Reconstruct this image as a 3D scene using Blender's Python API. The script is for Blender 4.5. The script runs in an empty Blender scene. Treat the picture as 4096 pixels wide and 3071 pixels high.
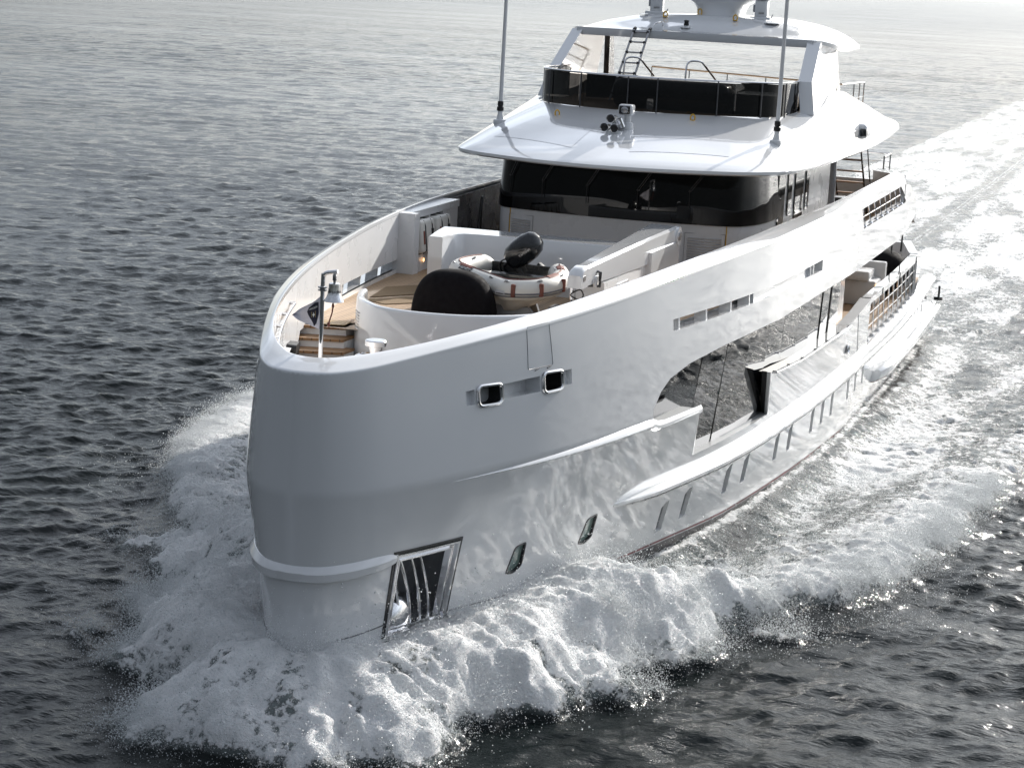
import bpy, bmesh, math, random
import numpy as np
from mathutils import Vector, Matrix
from mathutils.geometry import delaunay_2d_cdt

scene = bpy.context.scene
C = scene.collection
rng = np.random.default_rng(7)
random.seed(7)

# ---------------------------------------------------------------- camera
cam_data = bpy.data.cameras.new('camera'); cam = bpy.data.objects.new('camera', cam_data); C.objects.link(cam)
Rr = np.array([[0.94583302, 0.32062221, 0.05100283], [-0.10997403, 0.16860431, 0.97952963], [-0.30545966, 0.93208046, -0.19473164]])
cam.matrix_world = Matrix(((Rr[0, 0], Rr[1, 0], -Rr[2, 0], 12.8715), (Rr[0, 1], Rr[1, 1], -Rr[2, 1], -28.7331),
                           (Rr[0, 2], Rr[1, 2], -Rr[2, 2], 11.7936), (0, 0, 0, 1)))
cam_data.sensor_width = 36; cam_data.lens = 72.279
cam_data.clip_start = 0.5; cam_data.clip_end = 30000
scene.camera = cam

# ---------------------------------------------------------------- light
SUN_AZ = math.radians(17)      # from +Y (aft) towards +X (port)
SUN_EL = math.radians(26)
world = bpy.data.worlds.new('World'); scene.world = world; world.use_nodes = True
wn = world.node_tree; wn.nodes.clear()
w_out = wn.nodes.new('ShaderNodeOutputWorld'); w_bg = wn.nodes.new('ShaderNodeBackground')
w_sky = wn.nodes.new('ShaderNodeTexSky'); w_sky.sky_type = 'NISHITA'; w_sky.sun_disc = False
w_sky.sun_elevation = SUN_EL; w_sky.sun_rotation = SUN_AZ
w_sky.air_density = 1.0; w_sky.dust_density = 1.5; w_sky.ozone_density = 1.5
w_hsv = wn.nodes.new('ShaderNodeHueSaturation'); w_hsv.inputs['Saturation'].default_value = 0.30
# thin broken cloud layer
w_geo = wn.nodes.new('ShaderNodeTexCoord'); w_map = wn.nodes.new('ShaderNodeMapping'); w_map.inputs['Scale'].default_value = (1.6, 1.6, 5.0)
w_noise = wn.nodes.new('ShaderNodeTexNoise'); w_noise.inputs['Scale'].default_value = 1.7; w_noise.inputs['Detail'].default_value = 7
w_ramp = wn.nodes.new('ShaderNodeMapRange'); w_ramp.inputs['From Min'].default_value = 0.38; w_ramp.inputs['From Max'].default_value = 0.7
w_ramp.inputs['To Min'].default_value = 0.8; w_ramp.inputs['To Max'].default_value = 1.55
w_mul = wn.nodes.new('ShaderNodeVectorMath'); w_mul.operation = 'SCALE'
L = wn.links.new
L(w_sky.outputs[0], w_hsv.inputs['Color']); L(w_geo.outputs['Generated'], w_map.inputs[0]); L(w_map.outputs[0], w_noise.inputs[0])
L(w_noise.outputs[0], w_ramp.inputs[0]); L(w_hsv.outputs[0], w_mul.inputs[0]); L(w_ramp.outputs[0], w_mul.inputs['Scale'])
# brighter hazy cloud towards the sun, clearer and darker away from it
w_dot = wn.nodes.new('ShaderNodeVectorMath'); w_dot.operation = 'DOT_PRODUCT'; w_dot.inputs[1].default_value = (math.sin(SUN_AZ) * .40, math.cos(SUN_AZ) * .40, .92)
w_grad = wn.nodes.new('ShaderNodeMapRange'); w_grad.interpolation_type = 'SMOOTHSTEP'; w_grad.inputs['From Min'].default_value = -0.55; w_grad.inputs['From Max'].default_value = 1.0
w_grad.inputs['To Min'].default_value = 0.22; w_grad.inputs['To Max'].default_value = 2.7
w_mul2 = wn.nodes.new('ShaderNodeVectorMath'); w_mul2.operation = 'SCALE'
w_tint = wn.nodes.new('ShaderNodeVectorMath'); w_tint.operation = 'MULTIPLY'; w_tint.inputs[1].default_value = (0.965, 1.0, 1.04)
L(w_geo.outputs['Generated'], w_dot.inputs[0]); L(w_dot.outputs['Value'], w_grad.inputs[0]); L(w_mul.outputs[0], w_mul2.inputs[0]); L(w_grad.outputs[0], w_mul2.inputs['Scale'])
w_sep = wn.nodes.new('ShaderNodeSeparateXYZ'); w_el = wn.nodes.new('ShaderNodeMapRange'); w_el.interpolation_type = 'SMOOTHSTEP'
w_el.inputs['From Min'].default_value = 0.0; w_el.inputs['From Max'].default_value = 0.6; w_el.inputs['To Min'].default_value = 0.70; w_el.inputs['To Max'].default_value = 1.0
w_mul3 = wn.nodes.new('ShaderNodeVectorMath'); w_mul3.operation = 'SCALE'
L(w_geo.outputs['Generated'], w_sep.inputs[0]); L(w_sep.outputs['Z'], w_el.inputs[0]); L(w_mul2.outputs[0], w_mul3.inputs[0]); L(w_el.outputs[0], w_mul3.inputs['Scale'])
L(w_mul3.outputs[0], w_tint.inputs[0]); L(w_tint.outputs[0], w_bg.inputs['Color']); L(w_bg.outputs[0], w_out.inputs[0])
w_bg.inputs['Strength'].default_value = 0.068
sun_d = bpy.data.lights.new('sun', 'SUN'); sun = bpy.data.objects.new('sun', sun_d); C.objects.link(sun)
sun_d.energy = 4.4; sun_d.angle = math.radians(0.53); sun_d.color = (1.0, 0.95, 0.88)
sdir = Vector((math.sin(SUN_AZ) * math.cos(SUN_EL), math.cos(SUN_AZ) * math.cos(SUN_EL), math.sin(SUN_EL)))
sun.rotation_euler = (-sdir).to_track_quat('-Z', 'Y').to_euler(); sun.location = (20, 60, 60)
scene.view_settings.view_transform = 'Standard'; scene.view_settings.look = 'None'
scene.view_settings.exposure = 0.47; scene.view_settings.gamma = 1.0
try:
    scene.cycles.max_bounces = 8; scene.cycles.caustics_reflective = False; scene.cycles.caustics_refractive = False
    scene.cycles.sample_clamp_indirect = 12.0; scene.cycles.use_denoising = True; scene.cycles.blur_glossy = 0.15
except Exception: pass

# ---------------------------------------------------------------- materials
MATS = {}
def mat(name, col, rough=0.5, metal=0.0, coat=0.0, spec=0.5, **kw):
    m = bpy.data.materials.new(name); m.use_nodes = True; MATS[name] = m
    b = m.node_tree.nodes['Principled BSDF']
    b.inputs['Base Color'].default_value = (*col, 1); b.inputs['Roughness'].default_value = rough
    b.inputs['Metallic'].default_value = metal; b.inputs['Coat Weight'].default_value = coat
    b.inputs['Coat Roughness'].default_value = 0.04; b.inputs['Specular IOR Level'].default_value = spec
    for k, v in kw.items():
        b.inputs[k].default_value = v
    return m
def noise_mod(m, scale, lo, hi, dim='rough', bump=0.0, coords='Object', stretch=(1, 1, 1), bscale=None, bdist=0.01):
    nt = m.node_tree; b = nt.nodes['Principled BSDF']
    tc = nt.nodes.new('ShaderNodeTexCoord'); mp = nt.nodes.new('ShaderNodeMapping'); mp.inputs['Scale'].default_value = stretch
    nz = nt.nodes.new('ShaderNodeTexNoise'); nz.inputs['Scale'].default_value = scale; nz.inputs['Detail'].default_value = 5
    mr = nt.nodes.new('ShaderNodeMapRange'); mr.inputs['From Min'].default_value = .3; mr.inputs['From Max'].default_value = .7
    nt.links.new(tc.outputs[coords], mp.inputs[0]); nt.links.new(mp.outputs[0], nz.inputs[0]); nt.links.new(nz.outputs[0], mr.inputs[0])
    mr.inputs['To Min'].default_value = lo; mr.inputs['To Max'].default_value = hi
    if dim == 'rough': nt.links.new(mr.outputs[0], b.inputs['Roughness'])
    else:
        c0 = tuple(b.inputs['Base Color'].default_value)
        mx = nt.nodes.new('ShaderNodeVectorMath'); mx.operation = 'SCALE'; mx.inputs[0].default_value = c0[:3]
        nt.links.new(mr.outputs[0], mx.inputs['Scale']); nt.links.new(mx.outputs[0], b.inputs['Base Color'])
    if bump:
        n2 = nt.nodes.new('ShaderNodeTexNoise'); n2.inputs['Scale'].default_value = bscale or scale * 2; n2.inputs['Detail'].default_value = 3
        bp = nt.nodes.new('ShaderNodeBump'); bp.inputs['Strength'].default_value = bump; bp.inputs['Distance'].default_value = bdist
        nt.links.new(mp.outputs[0], n2.inputs[0]); nt.links.new(n2.outputs[0], bp.inputs['Height']); nt.links.new(bp.outputs[0], b.inputs['Normal'])
    return m

white = noise_mod(mat('white_gelcoat', (.72, .73, .74), .1, coat=1.0, **{'Coat IOR': 1.6}), .8, .04, .09)
white_satin = noise_mod(mat('white_satin_paint', (.74, .745, .75), .3, coat=.2), 1.5, .22, .38)
offwhite = noise_mod(mat('offwhite_canvas', (.70, .68, .63), .5), 6, .4, .6, bump=.15, bscale=40, bdist=.004)
grey_panel = noise_mod(mat('pale_grey_panel', (.66, .67, .69), .08, coat=.8), 1, .04, .1)
pane_grey = noise_mod(mat('recess_pane_grey', (.11, .115, .125), .2), 2, .15, .3)
grey_dark = noise_mod(mat('dark_grey_gloss_and_shade', (.07, .07, .075), .25, coat=.3), 2, .2, .35)  # posts and wipers; also stands for the shade on the starboard bulwark side
grey_paint = noise_mod(mat('mid_grey_paint', (.30, .31, .33), .3, coat=.3), 2, .2, .4)
glass = noise_mod(mat('dark_tinted_glass', (.004, .0045, .005), .03, spec=.42), .6, .012, .025)
saloon_glass = noise_mod(mat('mirror_tinted_glass', (.003, .0035, .004), .02, spec=.78), .6, .008, .014)
glass_green = mat('porthole_glass', (.13, .19, .175), .06, spec=.8, coat=.3)
smoke = mat('smoked_screen_glass', (.006, .0065, .007), .03, spec=.4, **{'Alpha': .95})
chrome = noise_mod(mat('polished_steel', (.72, .72, .73), .1, metal=1), 4, .06, .16)
silver = noise_mod(mat('silver_alloy', (.6, .6, .62), .35, metal=.3), 8, .3, .45)
dsteel = noise_mod(mat('brushed_steel', (.42, .42, .43), .3, metal=1), 8, .22, .4)
black = noise_mod(mat('black_rubber', (.012, .012, .013), .45), 5, .35, .55)
black_gloss = noise_mod(mat('black_gloss_plastic', (.013, .014, .016), .2, coat=.4), 4, .12, .3)
fabric_black = noise_mod(mat('black_stretch_cover', (.006, .005, .006), .85, spec=.15), 9, .75, .95, bump=.25, bscale=5, bdist=.02)
redbrown = noise_mod(mat('red_brown_patch', (.20, .065, .045), .6), 8, .6, 1.3, 'col')
grey_rub = noise_mod(mat('grey_rubber_strake', (.16, .165, .175), .5), 5, .7, 1.2, 'col')
red_boot = noise_mod(mat('red_boot_line', (.15, .03, .033), .4), 3, .4, 1.5, 'col')
dark_boot = noise_mod(mat('dark_antifouling', (.05, .048, .05), .35), 2, .6, 1.4, 'col')
yellow = noise_mod(mat('yellow_paint', (.72, .42, .03), .4), 5, .8, 1.1, 'col')
brown_mat_m = noise_mod(mat('brown_mat', (.20, .135, .07), .9), 60, .7, 1.2, 'col')
flag_m = noise_mod(mat('white_flag_cloth', (.72, .70, .76), .8), 10, .85, 1.05, 'col')
navy = noise_mod(mat('navy_print', (.012, .012, .03), .7), 10, .8, 1.2, 'col')
ochre = noise_mod(mat('ochre_print', (.20, .15, .07), .7), 10, .8, 1.2, 'col')
letter_w = mat('white_lettering', (.75, .77, .76), .5)
letter_k = mat('dark_lettering', (.02, .02, .03), .5)
lamp_m = mat('lit_lamp', (.9, .6, .3), .4)
lamp_m.node_tree.nodes['Principled BSDF'].inputs['Emission Color'].default_value = (1, .55, .25, 1)
lamp_m.node_tree.nodes['Principled BSDF'].inputs['Emission Strength'].default_value = 2.0

def planks(name, col, dark, pitch, axis):
    m = bpy.data.materials.new(name); m.use_nodes = True; nt = m.node_tree; b = nt.nodes['Principled BSDF']
    tc = nt.nodes.new('ShaderNodeTexCoord'); sp = nt.nodes.new('ShaderNodeSeparateXYZ')
    nt.links.new(tc.outputs['Object'], sp.inputs[0])
    dv = nt.nodes.new('ShaderNodeMath'); dv.operation = 'DIVIDE'; dv.inputs[1].default_value = pitch
    nt.links.new(sp.outputs[axis], dv.inputs[0])
    fr = nt.nodes.new('ShaderNodeMath'); fr.operation = 'FRACT'; nt.links.new(dv.outputs[0], fr.inputs[0])
    lt = nt.nodes.new('ShaderNodeMath'); lt.operation = 'LESS_THAN'; lt.inputs[1].default_value = .12; nt.links.new(fr.outputs[0], lt.inputs[0])
    fl = nt.nodes.new('ShaderNodeMath'); fl.operation = 'FLOOR'; nt.links.new(dv.outputs[0], fl.inputs[0])
    wn_ = nt.nodes.new('ShaderNodeTexWhiteNoise'); wn_.noise_dimensions = '1D'; nt.links.new(fl.outputs[0], wn_.inputs['W'])
    mp = nt.nodes.new('ShaderNodeMapping'); mp.inputs['Scale'].default_value = (30, 2, 30) if axis == 0 else (2, 30, 30)
    nt.links.new(tc.outputs['Object'], mp.inputs[0])
    nz = nt.nodes.new('ShaderNodeTexNoise'); nz.inputs['Scale'].default_value = 1; nz.inputs['Detail'].default_value = 4; nt.links.new(mp.outputs[0], nz.inputs[0])
    ad = nt.nodes.new('ShaderNodeMath'); ad.operation = 'ADD'; nt.links.new(wn_.outputs[0], ad.inputs[0]); nt.links.new(nz.outputs[0], ad.inputs[1])
    mr = nt.nodes.new('ShaderNodeMapRange'); mr.inputs['From Max'].default_value = 2; mr.inputs['To Min'].default_value = .7; mr.inputs['To Max'].default_value = 1.25
    nt.links.new(ad.outputs[0], mr.inputs[0])
    sc = nt.nodes.new('ShaderNodeVectorMath'); sc.operation = 'SCALE'; sc.inputs[0].default_value = col; nt.links.new(mr.outputs[0], sc.inputs['Scale'])
    mx = nt.nodes.new('ShaderNodeMix'); mx.data_type = 'RGBA'; nt.links.new(lt.outputs[0], mx.inputs['Factor'])
    nt.links.new(sc.outputs[0], mx.inputs['A']); mx.inputs['B'].default_value = (*dark, 1)
    nt.links.new(mx.outputs['Result'], b.inputs['Base Color']); b.inputs['Roughness'].default_value = .55
    return m
teak = planks('teak_deck', (.40, .27, .16), (.05, .04, .035), .075, 0)
teak_step = planks('teak_steps', (.30, .17, .08), (.10, .06, .03), .05, 1)
grate_m = planks('teak_grating', (.26, .16, .05), (.55, .42, .22), .09, 0)

# ---------------------------------------------------------------- mesh helpers
class MB:
    def __init__(s): s.v = []; s.f = []; s.m = []; s.n = None
    def add(s, vs, fs, m=0):
        o = len(s.v); s.v += [tuple(map(float, p)) for p in vs]
        for f in fs: s.f.append(tuple(i + o for i in f)); s.m.append(m)
        return s
    def grid(s, P, m=0, close=False, flip=False):
        P = np.asarray(P, float); a, b = P.shape[:2]
        fs = []
        for i in range(a - 1):
            for j in range(b if close else b - 1):
                q = (i * b + j, i * b + (j + 1) % b, (i + 1) * b + (j + 1) % b, (i + 1) * b + j)
                fs.append(q[::-1] if flip else q)
        return s.add(P.reshape(-1, 3), fs, m)
    def box(s, x0, x1, y0, y1, z0, z1, m=0):
        vs = [(x, y, z) for x in (x0, x1) for y in (y0, y1) for z in (z0, z1)]
        return s.add(vs, [(0, 1, 3, 2), (4, 6, 7, 5), (0, 4, 5, 1), (2, 3, 7, 6), (0, 2, 6, 4), (1, 5, 7, 3)], m)
    def rbox(s, c, size, r=.03, rot=None, m=0, seg=2):
        bm = bmesh.new(); bmesh.ops.create_cube(bm, size=1)
        for v in bm.verts: v.co = Vector((v.co.x * size[0], v.co.y * size[1], v.co.z * size[2]))
        bmesh.ops.bevel(bm, geom=list(bm.edges), offset=r, segments=seg, affect='EDGES', profile=.5)
        M = (rot or Matrix.Identity(3))
        bm.verts.index_update()
        vs = [M @ v.co + Vector(c) for v in bm.verts]; fs = [tuple(v.index for v in f.verts) for f in bm.faces]; bm.free()
        return s.add(vs, fs, m)
    def tube(s, pts, r, n=8, m=0, cap=True, closed=False):
        pts = [Vector(p) for p in pts]; N = len(pts); rings = []
        rr = r if hasattr(r, '__len__') else [r] * N
        up = None
        for i, p in enumerate(pts):
            a = pts[(i - 1) % N] if (i > 0 or closed) else p; b = pts[(i + 1) % N] if (i < N - 1 or closed) else p
            t = (b - a).normalized()
            if up is None: up = Vector((0, 0, 1)) if abs(t.z) < .9 else Vector((1, 0, 0))
            u = (up - t * up.dot(t)); u = u.normalized() if u.length > 1e-6 else t.orthogonal().normalized(); up = u
            w = t.cross(u)
            rings.append([p + (u * math.cos(k * 2 * math.pi / n) + w * math.sin(k * 2 * math.pi / n)) * rr[i] for k in range(n)])
        if closed: rings.append(rings[0])
        o = len(s.v); s.grid(np.array(rings), m, close=True)
        if cap and not closed:
            s.f.append(tuple(range(o, o + n))); s.m.append(m); e = o + (N - 1) * n
            s.f.append(tuple(range(e + n - 1, e - 1, -1))); s.m.append(m)
        return s
    def lathe(s, prof, c=(0, 0, 0), n=24, rot=None, m=0):
        M = rot or Matrix.Identity(3); P = []
        for r, z in prof:
            P.append([M @ Vector((r * math.cos(2 * math.pi * k / n), r * math.sin(2 * math.pi * k / n), z)) + Vector(c) for k in range(n)])
        return s.grid(np.array([[tuple(q) for q in row] for row in P]), m, close=True)
    def prism(s, poly, d, m=0):      # poly: 3D points, d: extrusion vector
        n = len(poly); d = Vector(d); A = [Vector(p) for p in poly]; B = [p + d for p in A]
        fs = [tuple(range(n)), tuple(range(2 * n - 1, n - 1, -1))] + [(i, i + n, (i + 1) % n + n, (i + 1) % n) for i in range(n)]
        return s.add(A + B, fs, m)
    def ell(s, c, r, n=20, k=12, rot=None, m=0, e=1.0):
        M = rot or Matrix.Identity(3); P = []
        sg = lambda v: math.copysign(abs(v) ** e, v)
        for i in range(k + 1):
            t = math.pi * i / k - math.pi / 2
            P.append([tuple(M @ Vector((r[0] * sg(math.cos(t)) * sg(math.cos(2 * math.pi * j / n)), r[1] * sg(math.cos(t)) * sg(math.sin(2 * math.pi * j / n)), r[2] * sg(math.sin(t)))) + Vector(c)) for j in range(n)])
        return s.grid(np.array(P), m, close=True)
    def mirror(s):
        o = len(s.v); nf = len(s.f)
        s.v += [(-x, y, z) for x, y, z in s.v]
        for i in range(nf): s.f.append(tuple(j + o for j in s.f[i][::-1])); s.m.append(s.m[i])
        return s

WPOS = {}
def wpos(o):
    return WPOS.get(o.name, Vector((0, 0, 0))) if o else Vector((0, 0, 0))
def obj(name, mb, mats, parent=None, angle=35, loc=None, normals=None, fixn=True):
    me = bpy.data.meshes.new(name)
    base = Vector(loc) if loc is not None else wpos(parent)
    me.from_pydata([(p[0] - base.x, p[1] - base.y, p[2] - base.z) for p in mb.v], [], mb.f)
    mats = mats if isinstance(mats, (list, tuple)) else [mats]
    for m in mats: me.materials.append(m)
    me.polygons.foreach_set('material_index', mb.m)
    if fixn:
        bm = bmesh.new(); bm.from_mesh(me); bmesh.ops.remove_doubles(bm, verts=bm.verts, dist=1e-5)
        bmesh.ops.recalc_face_normals(bm, faces=bm.faces); bm.to_mesh(me); bm.free()
    me.polygons.foreach_set('use_smooth', [True] * len(me.polygons))
    if normals is not None: me.normals_split_custom_set_from_vertices(normals)
    else: me.set_sharp_from_angle(angle=math.radians(angle))
    me.update()
    o = bpy.data.objects.new(name, me); C.objects.link(o)
    if parent: o.parent = parent
    if loc is not None:
        o.location = base - wpos(parent)
    WPOS[o.name] = base
    return o
def tag(o, label, cat, group=None, kind=None):
    if label: o['label'] = label
    if cat: o['category'] = cat
    if group: o['group'] = group
    if kind: o['kind'] = kind
    return o
def thing(name, label, cat, loc=(0, 0, 0), group=None):
    o = bpy.data.objects.new(name, None); C.objects.link(o); o.location = loc; o.empty_display_size = .2
    WPOS[o.name] = Vector(loc)
    return tag(o, label, cat, group)
def text_mb(body, size, shear=0.0, extrude=.002, align='CENTER'):
    cu = bpy.data.curves.new('lettering_curve', 'FONT'); cu.body = body; cu.size = size; cu.shear = shear; cu.extrude = extrude
    cu.align_x = align; cu.align_y = 'CENTER'; cu.resolution_u = 3
    o = bpy.data.objects.new('lettering_curve', cu); C.objects.link(o)
    dg = bpy.context.evaluated_depsgraph_get(); me = bpy.data.meshes.new_from_object(o.evaluated_get(dg))
    mb = MB(); mb.add([tuple(v.co) for v in me.vertices], [tuple(p.vertices) for p in me.polygons])
    bpy.data.objects.remove(o); bpy.data.curves.remove(cu); bpy.data.meshes.remove(me)
    return mb
def xf(mb, M, t):
    mb.v = [tuple(M @ Vector(p) + Vector(t)) for p in mb.v]; return mb
def basis(x, y):
    x = Vector(x).normalized(); z = x.cross(Vector(y)).normalized(); y = z.cross(x)
    return Matrix((x, y, z)).transposed()
def smooth_path(pts, n=6, closed=False):
    P = [Vector(p) for p in pts]; N = len(P); out = []
    rng_ = range(N if closed else N - 1)
    for i in rng_:
        a = P[(i - 1) % N] if (closed or i > 0) else P[0] * 2 - P[1]; b = P[i]; c = P[(i + 1) % N]
        d = P[(i + 2) % N] if (closed or i < N - 2) else P[-1] * 2 - P[-2]
        for k in range(n):
            t = k / n
            out.append(.5 * ((2 * b) + (c - a) * t + (2 * a - 5 * b + 4 * c - d) * t * t + (3 * b - a - 3 * c + d) * t ** 3))
    if not closed: out.append(P[-1])
    return out

# ---------------------------------------------------------------- hull form (y runs aft from the stem, x to port)
S_T = [0, .03, .1, .34, .7, 1.17, 2.0, 3.03, 5.1, 7.2, 10.1, 13.2, 16.5, 25, 34, 39, 46]
S_V = [0, .2, .40, .68, .94, 1.17, 1.53, 1.95, 2.68, 3.2, 3.68, 4.1, 4.38, 4.52, 4.48, 4.35, 4.1]
K_V = [0, .25, .48, .80, 1.08, 1.34, 1.72, 2.14, 2.85, 3.34, 3.84, 4.22, 4.45, 4.58, 4.54, 4.42, 4.2]
W_T = [0, .03, .1, .3, .6, 1.2, 2, 4, 7, 10.4, 15, 22.3, 27, 34.4, 46]
W_V = [0, .18, .34, .52, .70, .92, 1.15, 1.62, 2.22, 2.87, 3.63, 4.27, 4.45, 4.45, 4.2]
def hermite(T, V):
    T = np.array(T); V = np.array(V); s = np.sqrt(T); m = np.zeros(len(s)); d = np.diff(V) / np.diff(s)
    for i in range(1, len(s) - 1): m[i] = 0 if d[i - 1] * d[i] <= 0 else 2 * d[i - 1] * d[i] / (d[i - 1] + d[i])
    m[0] = d[0] * 1.2; m[-1] = d[-1]
    def f(t):
        x = np.sqrt(np.clip(t, 0, T[-1])); i = np.clip(np.searchsorted(s, x) - 1, 0, len(s) - 2)
        h = s[i + 1] - s[i]; a = (x - s[i]) / h
        return (2 * a**3 - 3 * a**2 + 1) * V[i] + (a**3 - 2 * a**2 + a) * h * m[i] + (-2 * a**3 + 3 * a**2) * V[i + 1] + (a**3 - a**2) * h * m[i + 1]
    return f
fS, fK, fW = hermite(S_T, S_V), hermite(S_T, K_V), hermite(W_T, W_V)
ZK = 3.62
def sheer(u):
    u = np.minimum(u, 18.6); return 5.766 + .09212 * u - .0024698 * u * u
def topz(u): return sheer(u) - .15
def stem(z): return np.interp(z, [-1, 0, 1, 3.62, 5.6, 7], [.5, .2, .05, -.25, -.2, -.1])
def hull(u, z):
    u = np.asarray(u, float); z = np.asarray(z, float)
    t = u - stem(z); zt = topz(u)
    a = np.clip((z - ZK) / (zt - ZK), 0, 1.2); b = np.clip(z / ZK, -.4, 1)
    s = fK(t) + (fS(t) - fK(t)) * a**1.3
    w = fW(t) + (fK(t) - fW(t)) * np.sign(b) * np.abs(b)**1.15
    w = np.where(b < 0, fW(t) + b * .8 * (.3 + fW(t) * .3), w)
    return np.maximum(np.where(z > ZK, s, w), 0)
def hp(u, z, off=0.0, side=1):
    return np.array([side * (float(hull(u, z)) + off), u, z])
def hnormal(u, z, side=1):
    e = .01; du = (hull(u + e, z) - hull(u - e, z)) / (2 * e); dz = (hull(u, z + e) - hull(u, z - e)) / (2 * e)
    n = np.array([1, -float(du), -float(dz)]); n /= np.linalg.norm(n); n[0] *= side
    return n

def cdt_patch(outer, holes, pts, tol=1e-6):
    """constrained triangulation of a polygon with holes in a flat parameter plane"""
    vs = []; es = []
    for poly in [outer] + holes:
        o = len(vs); n = len(poly); vs += [Vector((float(a), float(b))) for a, b in poly]; es += [(o + i, o + (i + 1) % n) for i in range(n)]
    vs += [Vector((float(a), float(b))) for a, b in pts]
    V, E, F, *_ = delaunay_2d_cdt(vs, es, [], 0, 1e-5)
    V = np.array([(v.x, v.y) for v in V])
    def inside(P, poly):
        poly = np.array(poly); x, y = P[:, 0], P[:, 1]; r = np.zeros(len(P), bool); j = len(poly) - 1
        for i in range(len(poly)):
            xi, yi = poly[i]; xj, yj = poly[j]
            c = ((yi > y) != (yj > y)) & (x < (xj - xi) * (y - yi) / (yj - yi + 1e-12) + xi); r ^= c; j = i
        return r
    cen = np.array([V[list(f)].mean(0) for f in F]); ok = inside(cen, outer)
    for h in holes: ok &= ~inside(cen, h)
    return V, [f for f, k in zip(F, ok) if k]

# stations: dense round the stem
UQ = np.concatenate([np.linspace(0, 1, 34)**2.2 * 2.2, np.linspace(2.2, 46, 136)[1:]])
# the parameter plane uses q = sqrt-like coordinate so the nose is resolved
def q_of(t): return np.sqrt(np.maximum(t, 0) + 0.0) * 2 + np.maximum(t, 0) * .5
TT = np.linspace(0, 48, 60000)**1.0; TT = (np.linspace(0, 1, 60000)**2) * 48; QQ = q_of(TT)
def t_of(q): return np.interp(q, QQ, TT)

def roundpoly(poly, r=.05, n=4):
    out = []; N = len(poly); P = [np.array(p, float) for p in poly]
    for i in range(N):
        a, b, c = P[i - 1], P[i], P[(i + 1) % N]
        d1 = a - b; d2 = c - b; l1 = np.linalg.norm(d1); l2 = np.linalg.norm(d2); rr = min(r, l1 * .45, l2 * .45)
        p0 = b + d1 / l1 * rr; p1 = b + d2 / l2 * rr
        for k in range(n + 1):
            t = k / n; out.append((1 - t)**2 * p0 + 2 * t * (1 - t) * b + t * t * p1)
    return [tuple(p) for p in out]
def densify(poly, step):
    out = []
    for i in range(len(poly)):
        a = np.array(poly[i], float); b = np.array(poly[(i + 1) % len(poly)], float); n = max(1, int(np.ceil(np.linalg.norm(b - a) / step)))
        for k in range(n): out.append(tuple(a + (b - a) * k / n))
    return out

# openings in the shell, as polygons in (u, z)
SLOT_FWD = [(9.18, 5.26), (9.18, 5.49), (13.7, 5.47), (13.7, 5.265)]
SLOT_MID = [(13.74, 5.265), (13.74, 5.47), (18.86, 5.465), (18.86, 5.24)]
SLOT_AFT = [(18.9, 5.24), (18.9, 5.465), (20.3, 5.46), (20.3, 5.21)]
HAWSE = [(2.42, 4.82), (2.42, 5.07), (5.16, 5.10), (5.16, 4.84)]
HAWSE_SEGS = [[(2.42, 4.83), (2.42, 5.07), (2.62, 5.075), (2.62, 4.83)], [(3.30, 4.83), (3.30, 5.08), (4.25, 5.10), (4.25, 4.83)],
              [(4.93, 4.84), (4.93, 5.10), (5.18, 5.10), (5.18, 4.84)]]
RINGS = [roundpoly([(2.68, 4.79), (2.68, 5.12), (3.25, 5.10), (3.25, 4.78)], .1, 5), roundpoly([(4.32, 4.80), (4.32, 5.14), (4.88, 5.12), (4.88, 4.80)], .1, 5)]
HATCH = roundpoly([(3.94, 5.24), (3.96, 5.96), (4.56, 5.99), (4.62, 5.25)], .04, 3)
RAIL_U = [(26.15, 5.64), (25.65, 6.2), (33.0, 6.22), (34.4, 5.74), (34.2, 5.64)]
SLOTS = [(10.9, .76), (12.04, .82), (14.38, .86), (15.62, .85), (18.1, .87), (19.3, .87), (21.55, .89), (22.7, .9), (23.82, .92), (25.96, .97), (27.12, .98), (28.36, .99), (39.7, 1.2), (40.7, 1.24)]
def slot_poly(u, z): return roundpoly([(u, z), (u + .3, z + .02), (u + .2, z + .69), (u + .04, z + .68), (u - .13, z + .58)], .02, 2)
PORTS = [roundpoly([(4.48, 1.46), (4.50, 1.93), (4.80, 1.96), (4.93, 1.52), (4.75, 1.42)], .07, 4), roundpoly([(7.06, 1.44), (7.06, 1.90), (7.40, 1.94), (7.54, 1.48), (7.34, 1.39)], .07, 4)]
ANCH = [(1.29, 1.02), (1.17, 2.53), (2.68, 2.49), (2.86, .98)]
UB = [(8.28, 3.62), (8.30, 3.90), (8.62, 4.18), (9.05, 4.37), (10.0, 4.52), (11.7, 4.61), (16, 4.63), (25, 4.61), (33.1, 4.6), (35.5, 4.75), (37.5, 5.04)]
U_AFT = [(36.9, 5.55), (35.2, 6.1), (34.2, 6.2)]
L_TOP = [(8.28, 3.62), (8.6, 3.50), (10.72, 3.50), (11.45, 2.36), (16.38, 2.36), (15.42, 3.50), (18.5, 3.32), (24.8, 3.23), (26.4, 3.30), (28.4, 3.48), (28.55, 2.08), (39.3, 2.2), (40.4, 2.9), (39.9, 3.40), (41.5, 3.46), (43.4, 3.2), (45.6, 2.0), (45.8, -1.0)]

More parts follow.
